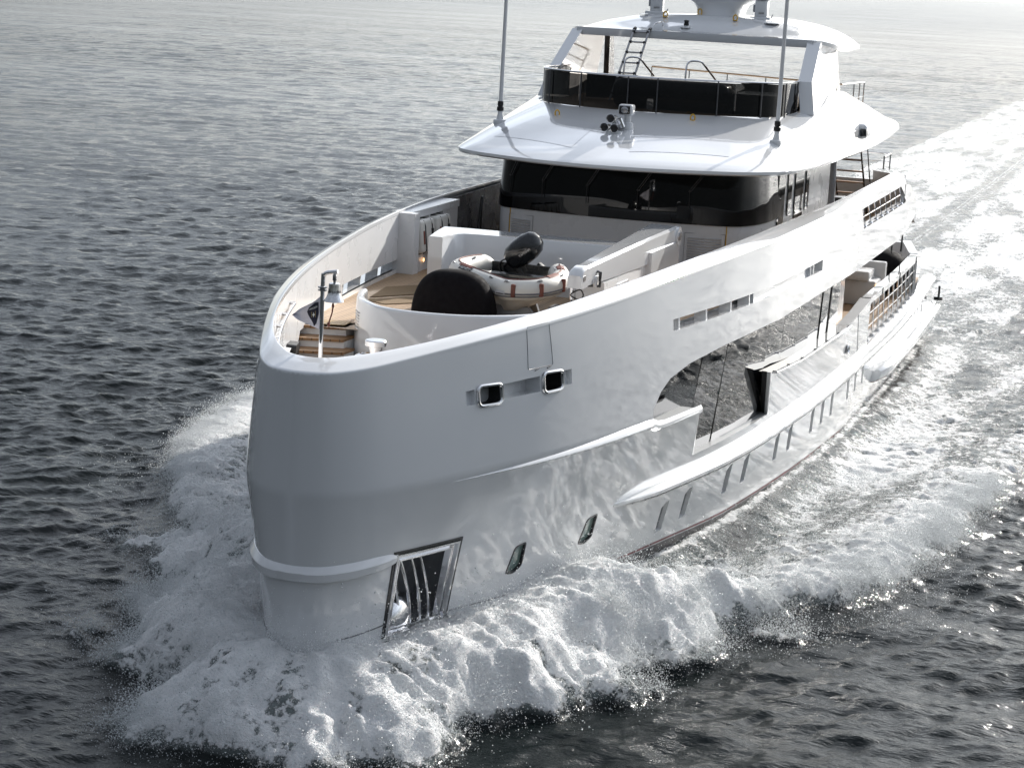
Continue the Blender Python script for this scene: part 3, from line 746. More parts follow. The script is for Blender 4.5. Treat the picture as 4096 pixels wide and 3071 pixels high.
# ---- decks forward
m1 = MB(); rows = []
for u in np.arange(6.2, 35.2, .5): x = min(float(inner_x(np.array(u))), 4.4) + .02; rows.append([(-x, u, 5.17), (x, u, 5.17)])
m1.grid(np.array(rows)); part('foredeck', m1, [teak])
m1 = MB(); rows = []
for u in np.concatenate([.34 + np.linspace(0, 1, 10)**2 * 1.2, np.arange(1.8, 7.1, .4)]): x = float(inner_x(np.array(u))) + .02; rows.append([(-x, u, 4.6), (x, u, 4.6)])
m1.grid(np.array(rows)); part('mooring_deck', m1, [teak])
m1 = MB()
for k, (z, yf) in enumerate(((5.165, 6.1), (5.0, 5.72), (4.83, 5.34), (4.72, 4.96))):
    x0, x1 = -float(inner_x(np.array(yf))) - .06, -1.72 - .12 * (3 - k) / 3 * 1.5 if k else -1.98
    x1 = (-1.98, -1.86, -1.70, -1.56)[k]
    ang = .46 / .64
    P = lambda x, y: (x, y + (x - x0) * .30)
    poly = [P(x0 - .3, yf), P(x1 + .02, yf), P(x1 + .02, yf + .55), P(x0 - .3, yf + .55)]
    m1.prism([(p[0], p[1], z - .045) for p in poly], (0, 0, .05), 0)
    poly = [P(x0 - .3, yf + .04), P(x1 + .02, yf + .04), P(x1 + .02, yf + .5), P(x0 - .3, yf + .5)]
    m1.prism([(p[0], p[1], 4.58) for p in poly], (0, 0, z - .045 - 4.582), 1)
part('bow_steps', m1, [teak_step, white_satin])
m1 = MB(); m1.prism([(-2.62, 6.28, 5.18), (-2.02, 6.46, 5.18), (-2.10, 6.95, 5.18), (-2.72, 6.75, 5.18)], (0, 0, .012)); part('step_grating', m1, [grate_m])

# ---- curved coaming around the tender well
cp = smooth_path([(-2.16, 7.45, 0), (-2.02, 7.0, 0), (-1.78, 6.45, 0), (-1.45, 6.02, 0), (-1.05, 5.66, 0), (-.5, 5.5, 0), (.1, 5.52, 0), (.7, 5.7, 0), (1.3, 6.1, 0), (1.75, 6.7, 0), (2.0, 7.4, 0), (2.1, 8.4, 0)], 6)
m1 = MB(); rows = []
for i, p in enumerate(cp):
    t = (cp[min(i + 1, len(cp) - 1)] - cp[max(i - 1, 0)]).normalized(); n = Vector((t.y, -t.x, 0)) 
    o = p + n * 0.0; q = p - n * .16
    zt = 5.75
    rows.append([(o.x + n.x * .06, o.y + n.y * .06, 4.6), (o.x, o.y, zt - .05), (o.x - n.x * .02, o.y - n.y * .02, zt - .012), (o.x - n.x * .04, o.y - n.y * .04, zt), (q.x + n.x * .04, q.y + n.y * .04, zt), (q.x + n.x * .015, q.y + n.y * .015, zt - .015), (q.x, q.y, zt - .05), (q.x, q.y, 5.0)])
m1.grid(np.array(rows)); e = 8; m1.f.append(tuple(range(e))); m1.m.append(0); n0 = len(m1.v); m1.f.append(tuple(range(n0 - e, n0))); m1.m.append(0)
part('well_coaming', m1, [white], angle=55)
m1 = MB()
for k in range(9):
    z = 5.05 + k * .055; m1.prism([(-1.80 - .0, 6.50, z), (-1.62, 6.22, z), (-1.62, 6.22, z + .014), (-1.80, 6.50, z + .014)], (-.03, -.02, 0))
part('coaming_vent', m1, [grey_rub])
# ---- breakwater behind the tender: side post, back wall, rounded inner corner
m1 = MB()
inn = [(-1.98, 11.42), (-1.97, 11.9), (-1.86, 12.18), (-1.62, 12.32), (-.6, 12.42), (.9, 12.5), (2.2, 12.55)]
out = [(-2.28, 11.38), (-2.46, 12.3), (-2.6, 13.18), (-2.2, 13.24), (-.8, 13.27), (.6, 13.27), (2.2, 13.3)]
ip = smooth_path([(x, y, 0) for x, y in inn], 5); op = [Vector((*np.array(out[0]), 0))]
def resample(pts, n):
    P = np.array([(p[0], p[1]) for p in pts]); d = np.concatenate([[0], np.cumsum(np.linalg.norm(np.diff(P, axis=0), axis=1))]); s = np.linspace(0, d[-1], n)
    return np.stack([np.interp(s, d, P[:, 0]), np.interp(s, d, P[:, 1])], 1)
ip = np.array([(p.x, p.y) for p in ip]); op = np.array([np.array([np.interp(k / (len(ip) - 1), np.linspace(0, 1, 7), [o[j] for o in out]) for j in (0, 1)]) for k in range(len(ip))])
rows = []
for a, b in zip(ip, op):
    d = (b - a) / (np.linalg.norm(b - a) + 1e-9); zt = 6.35
    rows.append([(a[0], a[1], 5.17), (a[0], a[1], zt - .03), (a[0] + d[0] * .025, a[1] + d[1] * .025, zt), (b[0] - d[0] * .02, b[1] - d[1] * .02, zt), (b[0], b[1], zt - .02), (b[0], b[1], 5.17)])
m1.grid(np.array(rows)); m1.f.append(tuple(range(6))); m1.m.append(0)
part('breakwater', m1, [white], angle=40)

# ---- deck crane on the port side of the well
m1 = MB()
def beam(secs, m=0):
    m1.grid(np.array(secs), m, close=True); e = len(secs[0]); n0 = len(m1.v)
    m1.f.append(tuple(range(n0 - e * len(secs), n0 - e * len(secs) + e))); m1.m.append(m); m1.f.append(tuple(range(n0 - e, n0))); m1.m.append(m)
def sec(y, xl, xr, zt, zb, r=.05): return [(xl, y, zb), (xr, y, zb), (xr, y, zt - r), (xr - r, y, zt), (xl + r, y, zt), (xl, y, zt - r)]
beam([sec(8.35, 1.86, 2.12, 6.47, 6.10), sec(10.2, 1.80, 2.17, 6.53, 6.06), sec(12.5, 1.72, 2.23, 6.60, 6.05), sec(14.6, 1.62, 2.28, 6.64, 6.20)])
crane = part('deck_crane', m1, [white], angle=30)
m1 = MB(); ys = [8.30, 8.05, 7.90, 7.82, 7.80]; beam([sec(8.33, 1.85, 2.13, 6.485, 6.09), sec(8.15, 1.85, 2.13, 6.48, 6.08), sec(8.0, 1.85, 2.13, 6.43, 6.08), sec(7.92, 1.85, 2.13, 6.33, 6.09)]); obj('boom_head', m1, [white], crane)
m1 = MB(); m1.box(1.45, 2.3, 12.4, 14.75, 5.17, 6.3); m1.tube([(2.2, 14.62, 6.42), (2.32, 14.62, 6.42)], .21, 18); m1.tube([(2.32, 14.62, 6.42), (2.34, 14.62, 6.42)], .10, 16, 1); obj('crane_pedestal', m1, [white, dsteel], crane)
m1 = MB(); m1.tube([(2.14, 8.9, 6.30), (2.20, 8.9, 6.30), (2.20, 8.9, 6.03), (1.95, 8.9, 6.03)], .035, 6); m1.rbox((2.13, 8.9, 6.12), (.06, .24, .22), .015, m=1); obj('boom_clamp', m1, [black_gloss, white], crane)
m1 = MB(); m1.tube([(1.90, 8.1, 6.07), (1.90, 8.1, 5.85)], .045, 10); m1.tube([(1.90, 8.1, 5.85), (1.90, 8.1, 5.3)], .012, 6, 1); m1.tube(smooth_path([(2.05, 8.1, 6.05), (2.12, 8.1, 5.95), (2.05, 8.1, 5.86), (1.90, 8.0, 5.95)], 4, True), .014, 6, 1, closed=True); m1.tube([(2.05, 8.1, 5.86), (2.04, 8.1, 5.4)], .03, 6, 1); obj('crane_hook', m1, [chrome, black], crane)
m1 = MB(); m1.prism([(2.13, 8.15, 6.22), (2.13, 8.0, 6.22), (2.13, 8.0, 6.32), (2.13, 8.15, 6.32)], (.008, 0, 0)); obj('rating_plate', m1, [dsteel], crane)
m1 = MB(); m1.box(1.62, 2.18, 9.3, 12.4, 5.17, 6.04, 0)
for k in range(4): m1.box(2.18, 2.21, 10.2, 11.0, 5.55 + k * .1, 5.60 + k * .1, 1)
obj('crane_locker', m1, [white_satin, white], crane)

# ---- life raft locker recess in the starboard bulwark
m1 = MB(); m1.prism([(-3.42, 13.5, 5.17), (-3.40, 13.75, 5.17), (-3.40, 13.75, 6.52), (-3.42, 13.5, 6.52)], (-.5, 0, 0)); m1.prism([(-3.58, 13.74, 6.36), (-3.62, 16.9, 6.38), (-4.1, 16.9, 6.38), (-4.0, 13.74, 6.36)], (0, 0, .16)); m1.prism([(-3.62, 15.8, 5.17), (-3.66, 16.9, 5.17), (-3.66, 16.9, 6.4), (-3.62, 15.8, 6.4)], (-.4, 0, 0)); m1.prism([(-3.45, 13.74, 5.17), (-3.6, 15.8, 5.17), (-3.6, 15.8, 5.55), (-3.45, 13.74, 5.55)], (-.4, 0, 0)); m1.box(-3.95, -3.88, 13.74, 15.8, 5.5, 6.4)
m1.prism([(-3.58, 14.82, 5.55), (-3.58, 14.87, 5.55), (-3.58, 14.87, 6.38), (-3.58, 14.82, 6.38)], (-.3, 0, 0))
part('raft_locker', m1, [white_satin])
m1 = MB(); m1.ell((-3.44, 14.2, 5.42), (.012, .045, .045)); part('step_lamp', m1, [lamp_m])
# starboard bulwark side by the wheelhouse: paint in shadow, the shade put in as dark colour
m1 = MB(); m1.prism([(-3.96, 16.92, 5.17), (-4.12, 22.0, 5.17), (-4.14, 22.0, 6.55), (-3.98, 16.92, 6.5)], (.03, 0, 0)); part('bulwark_shade_panel', m1, [grey_dark])
m1 = MB(); m1.tube([(-3.9, 19.0, 5.2), (-3.85, 19.15, 6.4)], .03, 8); m1.tube([(-3.9, 19.3, 5.3), (-3.86, 19.2, 6.4)], .02, 8); part('panel_stay', m1, [black_gloss])

# ---- wheelhouse
wc = [(-3.25, 27.6), (-3.28, 20.5), (-3.2, 18.9), (-3.0, 18.15), (-2.68, 17.75), (-1.83, 17.5), (-.7, 17.36), (.0, 17.32), (.7, 17.36), (1.83, 17.5), (2.68, 17.75), (3.0, 18.15), (3.2, 18.9), (3.28, 20.5), (3.25, 27.6)]
wp = [(p.x, p.y) for p in smooth_path([(x, y, 0) for x, y in wc], 5)]
m1 = MB(); m1.grid(np.array([[(x, y, z) for x, y in wp] for z in (5.17, 6.42)])); 
wh = part('wheelhouse', m1, [white_satin])
fr = [p for p in wp if p[1] < 20.6]
m1 = MB(); m1.grid(np.array([[(x * s_, y - d, z) for x, y in fr] for z, s_, d in ((6.36, 1.012, .03), (6.42, 1.014, .03), (7.72, .992, -.03))])); wwin = obj('windscreen', m1, [glass], wh)
sd_pts = [p for p in wp if p[1] >= 20.4]
m1 = MB()
for s_ in (1, -1):
    m1.add([(s_ * 3.27, 20.3, 6.42), (s_ * 3.25, 27.6, 6.42), (s_ * 3.25, 27.6, 7.75), (s_ * 3.27, 20.3, 7.75)], [(0, 1, 2, 3)])
    m1.box(min(s_ * 2.6, s_ * 3.25), max(s_ * 2.6, s_ * 3.25), 27.55, 27.65, 5.17, 7.75)
lr('side_wall', m1, [white_satin], wh)
for s_ in (1, -1):
    for a, b, zb in ((20.35, 21.15, 5.9), (21.55, 22.05, 6.3), (22.5, 23.6, 6.0), (23.95, 24.35, 6.25)):
        m1 = MB(); m1.prism([(s_ * 3.285, a, zb), (s_ * 3.285, b, zb), (s_ * 3.275, b, 7.6), (s_ * 3.275, a, 7.6)], (s_ * .02, 0, 0)); obj('side_window', m1, [glass], wh)
    for y in (21.35, 23.75):
        m1 = MB(); m1.tube([(s_ * 3.29, y, 6.0), (s_ * 3.38, y, 6.0), (s_ * 3.38, y + .15, 6.0)], .016, 6); m1.tube([(s_ * 3.29, y - .25, 5.2), (s_ * 3.29, y - .25, 7.6)], .008, 4, 1); obj('door_handle', m1, [chrome, grey_rub], wh)
# plain black block added inside the wheelhouse to keep the glass dark
m1 = MB(); m1.box(-3.1, 3.1, 19.2, 27.4, 5.2, 7.7); obj('dark_interior_block', m1, [black], wh)
for x0, x1, z0, z1 in ((-2.64, -1.98, 5.3, 6.22), (1.74, 2.64, 5.3, 6.16)):
    m1 = MB(); yy = lambda x: float(np.interp(x, [p[0] for p in fr], [p[1] for p in fr]))
    def P3(x, z, o): return (x, yy(x) - o, z)
    m1.add([P3(x0, z0, .012), P3(x1, z0, .012), P3(x1, z1, .012), P3(x0, z1, .012)], [(0, 1, 2, 3)])
    for k in range(int((z1 - z0 - .12) / .062)):
        z = z0 + .08 + k * .062; m1.add([P3(x0 + .07, z, .014), P3(x1 - .07, z, .014), P3(x1 - .07, z + .045, .045), P3(x0 + .07, z + .045, .045)], [(0, 1, 2, 3)], 0); m1.add([P3(x0 + .07, z + .045, .045), P3(x1 - .07, z + .045, .045), P3(x1 - .07, z + .05, .013), P3(x0 + .07, z + .05, .013)], [(0, 1, 2, 3)], 1)
    m1.tube([P3(x, z, .013) for x, z in ((x0, z0), (x1, z0), (x1, z1), (x0, z1))], .008, 4, 1, closed=True)
    obj('ventilation_louvre', m1, [white_satin, grey_paint], wh)
for xa, za, xb, zb in ((-2.44, 7.5, -2.65, 7.14), (-1.49, 7.46, -1.77, 7.10), (-.33, 7.46, -.64, 7.08), (.91, 7.46, .59, 7.07), (2.11, 7.48, 1.79, 7.13)):
    m1 = MB(); yy = lambda x: float(np.interp(x, [p[0] for p in fr], [p[1] for p in fr])) - .09
    m1.tube([(xa, yy(xa), za + .1), (xb, yy(xb), zb)], .008, 5); m1.tube([(xa + .05, yy(xa), za + .1), (xb + .05, yy(xb), zb)], .008, 5); m1.ell((xb + .02, yy(xb), zb), (.03, .02, .02), 8, 6)
    m1.tube([(xb + .02, yy(xb), zb + .05), (xb + .02, yy(xb), zb - .42)], .010, 5, 1); obj('wiper', m1, [grey_dark, black], wh)
m1 = MB()
for xx in (-2.62, 2.66): m1.tube([(xx, float(np.interp(xx, [p[0] for p in fr], [p[1] for p in fr])) - .01, 5.2), (xx, float(np.interp(xx, [p[0] for p in fr], [p[1] for p in fr])) - .01, 6.4)], .012, 4)
obj('masking_tape', m1, [yellow], wh)

# ---- roof brow
RS = [((0, 15.3, 7.65), (0, 19.3, 8.74)), ((1, 15.42, 7.65), (.9, 19.42, 8.74)), ((2, 15.75, 7.65), (1.7, 19.75, 8.74)), ((3, 16.25, 7.65), (2.4, 20.25, 8.74)), ((3.6, 16.8, 7.65), (2.88, 20.9, 8.75)),
      ((3.95, 17.6, 7.65), (3.1, 21.6, 8.77)), ((4.2, 19.2, 7.66), (3.2, 22.4, 8.82)), ((4.32, 21.5, 7.68), (3.33, 23.6, 9.0)), ((4.42, 24, 7.70), (3.5, 25.3, 9.22)), ((4.45, 26.5, 7.72), (3.5, 27.4, 9.15)),
      ((4.42, 29, 7.75), (3.45, 29.4, 8.9)), ((4.33, 31.5, 7.8), (3.3, 31.5, 8.5)), ((4.15, 34, 7.85), (3.0, 33.5, 8.1)), ((3.7, 35.8, 7.87), (2.5, 35.2, 7.92))]
def interp_chain(chain, n):
    A = smooth_path([a for a, b in chain], n); B = smooth_path([b for a, b in chain], n); return A, B
A, B = interp_chain(RS, 5)
rows = []
for i, (a, b) in enumerate(zip(A, B)):
    frac = i / (len(A) - 1); side_k = min(1, max(0, (frac - .38) / .2)); row = []
    ctr = Vector((a.x * .93, a.y + (.45 if frac < .4 else .25), 0))
    d = (Vector((b.x, b.y, 0)) - Vector((a.x, a.y, 0))); dn = d.normalized() if d.length > 0 else Vector((0, 1, 0))
    row.append((a.x + dn.x * .55, a.y + dn.y * .55, a.z + .01)); row.append((a.x + dn.x * .06, a.y + dn.y * .06, a.z)); row.append((a.x, a.y, a.z + .035)); row.append((a.x + dn.x * .005, a.y + dn.y * .005, a.z + .10))
    for t in (.04, .12, .25, .4, .55, .7, .85, .95, 1.0):
        p = a.lerp(b, t); bul = math.sin(math.pi * t) * (.05 + .10 * side_k) ; z = a.z + .115 + (b.z - a.z - .115) * t + bul
        out = Vector((1, 0, 0)) * (math.sin(math.pi * t) * .22 * side_k)
        row.append((p.x + out.x, p.y, z))
    rows.append(row)
R_ = np.array(rows); Ls = R_[::-1].copy(); Ls[:, :, 0] *= -1
roof_rows = np.concatenate([Ls[:-1], R_])
m1 = MB(); m1.grid(roof_rows)
# sundeck floor and soffit
topc = roof_rows[:, -1]; botc = roof_rows[:, 0]
m1.add([tuple(p) for p in botc], [tuple(range(len(botc)))])
roof = part('wheelhouse_roof', m1, [white], angle=40)
inner_idx = [i for i in range(len(topc)) if True]
m1 = MB(); m1.add([(p[0] * .985, p[1] + .03, min(8.70, p[2] - .02)) for p in topc], [tuple(range(len(topc)))]); obj('sundeck_floor', m1, [teak], roof)
# recessed glossy panels on the roof front
def roof_pt(x, y):
    # z of the roof front by interpolation across the forward fan
    best = None; P = roof_rows[:, 4:, :].reshape(-1, 3); d = (P[:, 0] - x)**2 + (P[:, 1] - y)**2; k = np.argsort(d)[:6]; w = 1 / (d[k] + 1e-4)
    return float((P[k, 2] * w).sum() / w.sum())
for quad in ([(-3.0, 17.35), (-.75, 16.25), (-.65, 18.0), (-2.35, 18.9)], [(.62, 16.25), (2.75, 17.05), (2.35, 18.9), (.55, 18.0)]):
    m1 = MB(); n_ = 12; rows = []
    for i in range(n_ + 1):
        row = []
        for j in range(n_ + 1):
            a, b = i / n_, j / n_; p = (np.array(quad[0]) * (1 - a) + np.array(quad[1]) * a) * (1 - b) + (np.array(quad[3]) * (1 - a) + np.array(quad[2]) * a) * b
            row.append((p[0], p[1], 20.0))
        rows.append(row)
    me_ = roof.data; from mathutils.bvhtree import BVHTree
    bv = BVHTree.FromPolygons([tuple(v.co) for v in me_.vertices], [tuple(p.vertices) for p in me_.polygons])
    rows = [[(x, y, bv.ray_cast(Vector((x, y, 20.0)), Vector((0, 0, -1)))[0].z + .006) for x, y, z in row] for row in rows]
    m1.grid(np.array(rows)); obj('roof_panel', m1, [grey_panel], roof, 60)
# ---- sundeck screen
gp = [(-3.12, 23.6), (-3.15, 22.4), (-3.08, 21.3), (-2.75, 20.55), (-1.84, 19.8), (-.6, 19.36), (.0, 19.3), (.73, 19.4), (1.98, 19.9), (2.8, 20.55), (3.08, 21.3), (3.15, 22.4), (3.12, 23.6)]
gs = [(p.x, p.y) for p in smooth_path([(x, y, 0) for x, y in gp], 5)]
m1 = MB(); m1.grid(np.array([[(x, y, z) for x, y in gs] for z in (8.74, 9.52)])); scr = part('sundeck_screen', m1, [smoke])
m1 = MB(); m1.tube([(x, y - .02, 9.56) for x, y in gs], .022, 8); obj('top_rail', m1, [chrome], scr)
for k in (3, 9, 16, 21, 27, 33, 39, 44, 50, 55, 58):
    x, y = gs[k]; m1 = MB(); m1.tube([(x * 1.01, y - .04, 8.72), (x * 1.01, y - .04, 9.55)], .018, 8); obj('screen_post', m1, [grey_dark], scr)
m1 = MB(); m1.rbox((.2, 22.3, 9.05), (3.0, 2.2, .75), .25, seg=4); part('spa_tub', m1, [black_gloss])
m1 = MB(); m1.box(-2.95, 2.95, 24.6, 24.7, 8.7, 9.35); m1.box(1.2, 2.8, 21.6, 23.4, 8.7, 9.2); part('sundeck_seating', m1, [black_gloss])
# sundeck stern rails and spa grab rails
m1 = MB()
m1.tube([(-2.2, 28.5, 9.45), (3.25, 28.5, 9.30), (3.3, 32.0, 9.25)], .022, 8); m1.tube([(-2.2, 28.5, 9.1), (3.2, 28.5, 9.0)], .015, 6)
for x in (-2.2, -1.1, 0, 1.1, 2.2): m1.tube([(x, 28.5, 8.7), (x, 28.5, 9.44 - (x + 2.2) * .027)], .018, 6)
for y in (30.2, 31.2, 32.0): m1.tube([(3.3, y, 8.2), (3.3, y, 9.25)], .018, 6)
m1.tube([(3.3, 30.2, 8.85), (3.3, 32.0, 8.85)], .015, 6)
part('sundeck_rail', m1, [chrome])
for x in (-1.55, .1):
    m1 = MB(); pth = smooth_path([(x, 23.2, 8.72), (x, 23.2, 9.5), (x + .03, 23.3, 9.82), (x + .3, 23.4, 9.86), (x + .45, 23.5, 9.72), (x + .75, 24.0, 9.2), (x + .85, 24.2, 8.75)], 5); m1.tube(pth, .025, 8); part('grab_rail', m1, [chrome])

# ---- hardtop on raked pillars
m1 = MB(); rows = []
for y in (24.12, 24.14, 24.2, 24.5, 25, 25.7, 26.5, 27.3, 28.2, 29.2, 30.0):
    row = []
    for s_ in np.linspace(-1, 1, 33):
        W = float(np.interp(y, [24.1, 24.3, 25, 26.5, 30], [3.15, 3.25, 3.55, 3.66, 3.4])); x = s_ * W
        k = min(1, max(0, (y - 24.12) / 1.9)); k = k * k * (3 - 2 * k)
        z = 10.55 + .46 * (1 - abs(s_)**2.6) * k - .20 * abs(s_)**8 * k
        if y < 24.13: z -= .1
        row.append((x, y, z))
    rows.append(row)
top_rows = np.array(rows); m1.grid(top_rows)
und = top_rows.copy(); und[:, :, 2] = np.minimum(und[:, :, 2] - .10, 10.9); m1.grid(und[::-1])
m1.grid(np.array([top_rows[:, 0], und[:, 0]])); m1.grid(np.array([top_rows[:, -1], und[:, -1]])); m1.grid(np.array([top_rows[-1], und[-1]])); m1.grid(np.array([top_rows[0], und[0] * [1, 1, 1]]))
hard = part('hardtop', m1, [white], angle=40)
def pillar(sd):
    m1 = MB(); poly = [(sd * 3.08, 22.35, 8.76), (sd * 3.08, 24.9, 8.95), (sd * 3.08, 26.2, 9.3), (sd * 3.02, 26.4, 10.5), (sd * 3.02, 24.15, 10.5), (sd * 3.06, 22.7, 9.55)]
    m1.prism([(x + sd * (.22 if z < 9 else .06 if z < 9.6 else -.02), y, z) for x, y, z in poly], (sd * .32, .12, 0)); return m1
for sd in (1, -1):
    m1 = pillar(sd); part('hardtop_pillar', m1, [white], angle=25)
    m1 = MB(); m1.prism([(sd * 3.15, 27.4, 9.1), (sd * 3.15, 28.0, 9.1), (sd * 3.05, 27.3, 10.5), (sd * 3.05, 26.95, 10.5)], (sd * .15, 0, 0)); part('hardtop_strut', m1, [black_gloss])
# mast and domes
m1 = MB(); rows = []
for z, w, d in ((10.9, .62, .9), (11.0, .60, .85), (11.15, .63, .8), (11.3, .75, .78), (11.4, .95, .78), (11.5, 1.3, .8), (11.6, 1.9, .85), (11.66, 2.3, .9), (11.9, 2.4, .9), (12.6, .7, .6), (13.4, .5, .4)):
    n = 24; row = []
    for k in range(n):
        a = 2 * math.pi * k / n; sg = lambda v: math.copysign(abs(v)**.6, v); row.append((-.15 + w * sg(math.cos(a)), 27.9 + d * sg(math.sin(a)), z))
    rows.append(row)
m1.grid(np.array(rows), close=True); mast = part('mast', m1, [white], angle=50)
for x in (-1.76, 1.16):
    m1 = MB(); m1.rbox((x, 27, 11.22), (.34, .34, .52), .05); m1.rbox((x, 27, 10.97), (.56, .5, .1), .02); m1.lathe([(.22, 11.48), (.3, 11.55), (.34, 11.75), (.3, 11.98), (.15, 12.1), (0, 12.13)], (x, 27, 0), 20)
    d = part('satellite_dome', m1, [white], angle=50)
    m1 = MB(); m1.rbox((x + .03, 26.82, 11.12), (.16, .02, .04), .005); m1.tube([(x + .3, 26.85, 11.0), (x + .34, 26.85, 11.1)], .015, 5); m1.rbox((x - .2, 27, 11.24), (.05, .2, .2), .01, m=1); obj('dome_bracket', m1, [dsteel, grey_paint], d)
def ring_bolt(x, y, z):
    m1 = MB(); m1.tube(smooth_path([(x - .05, y, z + .02), (x - .05, y, z + .1), (x, y, z + .15), (x + .05, y, z + .1), (x + .05, y, z + .02)], 4), .018, 6); m1.lathe([(.06, 0), (.06, .02), (0, .025)], (x, y, z), 10); part('lifting_eye', m1, [yellow])
def zr_hard(x, y): 
    W = float(np.interp(y, [24.1, 25, 26.5, 30], [3.13, 3.45, 3.55, 3.3])); s_ = x / W; k = min(1, max(0, (y - 24.12) / 1.9)); k = k * k * (3 - 2 * k); return 10.55 + .46 * (1 - abs(s_)**2.6) * k
for x, y in ((-1.13, 25.5), (.78, 25.5), (-.55, 27.0)): ring_bolt(x, y, zr_hard(x, y) - .01)
ring_bolt(-1.95, 18.9, roof_pt(-1.95, 18.9) - .01); ring_bolt(1.35, 19.1, roof_pt(1.35, 19.1) - .01)
m1 = MB(); zz = zr_hard(-.35, 24.75); m1.lathe([(.16, 0), (.16, .015), (.07, .03), (.07, .06)], (-.35, 24.75, zz - .01), 16); m1.lathe([(.05, .05), (.07, .07), (.07, .12), (.05, .13), (.06, .14), (.07, .2), (0, .21)], (-.35, 24.75, zz - .01), 14, m=1); part('anchor_light', m1, [white, black]) 
for x, y in ((-1.75, 25.9), (1.75, 25.6)):
    m1 = MB(); m1.lathe([(.2, 0), (.2, .02), (.14, .03), (0, .03)], (x, y, zr_hard(x, y) - .005), 20); part('deck_gland', m1, [grey_panel])
m1 = MB(); m1.tube(smooth_path([(-1.2, 24.35, 10.5), (-1.15, 24.4, 10.7), (-1.0, 24.7, 10.78), (-.98, 24.75, 10.66)], 4), .018, 6); part('ladder_grip', m1, [chrome])

# ---- whip antennas, searchlight, horns, camera
for sd in (1, -1):
    x, y = sd * 3.42, 18.95; zb = roof_pt(abs(x), y); x0 = x
    m1 = MB(); m1.rbox((x, y, zb + .02), (.26, .26, .14), .03); m1.lathe([(.10, .06), (.06, .22), (.06, .3)], (x, y, zb), 12); ant = part('whip_antenna', m1, [white])
    m1 = MB(); m1.lathe([(.05, .28), (.085, .3), (.085, .38), (.06, .4), (.075, .44), (.07, .52), (.04, .53)], (x, y, zb), 12); obj('antenna_joint', m1, [black], ant)
    m1 = MB(); m1.tube([(x, y, zb + .5), (x, y + .10, zb + 6.2)], [.05, .038], 10); obj('antenna_rod', m1, [white], ant)
bx, by = .05, 17.75; bz = roof_pt(bx, by)
m1 = MB(); m1.lathe([(.15, -.03), (.15, .15), (.14, .18), (.12, .19)], (bx + .05, by + .1, bz), 20); m1.lathe([(.095, .19), (.085, .25), (.09, .36)], (bx + .05, by + .1, bz), 18)
sl = part('searchlight', m1, [white])
m1 = MB(); Mr = Matrix.Rotation(.0, 3, 'Z'); m1.rbox((bx + .02, by + .1, bz + .47), (.34, .32, .26), .06, seg=4); obj('lamp_housing', m1, [white], sl)
m1 = MB(); m1.rbox((bx + .01, by - .06, bz + .47), (.265, .03, .195), .012); m1.ell((bx + .01, by - .07, bz + .47), (.09, .025, .08), m=1); obj('lamp_lens', m1, [black_gloss, dsteel], sl)
def horn(x, y, z):
    m1 = MB(); M = basis((1, 0, 0), (0, 0, 1))
    m1.lathe([(.0, -.42), (.05, -.42), (.055, -.3), (.04, -.2), (.055, -.08), (.095, 0), (.105, .012), (.095, .016), (.06, -.03)], (x, y, z), 18, M, 0); m1.lathe([(.088, .006), (.0, -.05)], (x, y, z), 18, M, 1); return m1
hb = (-.16, 17.35); hz = roof_pt(*hb) - .08
m1 = MB(); m1.rbox((hb[0] + .08, hb[1] + .2, hz + .04), (.34, .36, .16), .03); m1.lathe([(.24, -.01), (.24, .012), (0, .02)], (hb[0] + .05, hb[1] + .1, hz), 18); hc = part('air_horn', m1, [white])
for x, z in ((-.2, .19), (.04, .18), (-.06, .40)):
    obj('trumpet', horn(hb[0] + x + .05, hb[1], hz + z), [chrome, black], hc)
m1 = MB(); m1.tube([(hb[0] + .15, hb[1] + .15, hz + .4), (hb[0] + .23, hb[1] + .2, hz + .2)], .07, 10); m1.tube([(hb[0], hb[1] + .3, hz + .1), (hb[0], hb[1] + .3, hz + .45)], .05, 8); obj('horn_compressor', m1, [chrome], hc)
# side looking camera pod
m1 = MB(); m1.rbox((4.22, 25.75, 8.26), (.62, 1.0, .40), .12, seg=3); m1.rbox((4.46, 25.32, 8.24), (.16, .36, .2), .02, m=1); part('camera_pod', m1, [white, black_gloss])

# ---- aft ladder, column and upper rail behind the wheelhouse
m1 = MB(); m1.tube([(3.05, 29.2, 5.17), (3.0, 29.2, 7.8)], .15, 14); part('deck_column', m1, [grey_paint])
m1 = MB()
for x in (2.5, 3.35): m1.tube([(x, 34.2, 5.2), (x, 31.6, 7.8)], .03, 6, 0)
for k in range(7): m1.rbox((2.92, 33.9 - k * .36, 5.5 + k * .36), (.85, .22, .04), .01, m=1)
m1.tube([(3.4, 34.0, 6.2), (3.4, 31.8, 8.6)], .02, 6, 0)
part('deck_ladder', m1, [black_gloss, teak_step])
m1 = MB(); m1.tube([(1.8, 36.5, 6.9), (3.6, 36.5, 6.9), (3.6, 35.2, 6.9), (3.6, 35.2, 6.5)], .025, 8); m1.tube([(1.8, 36.5, 6.65), (3.6, 36.5, 6.65), (3.6, 36.5, 6.9)], .018, 8); m1.tube([(3.6, 36.5, 6.4), (3.6, 36.5, 6.9)], .025, 8); part('stern_rail', m1, [chrome])
m1 = MB(); m1.rbox((2.9, 30.4, 5.6), (.7, .9, .85), .06); part('deck_locker', m1, [black_gloss])

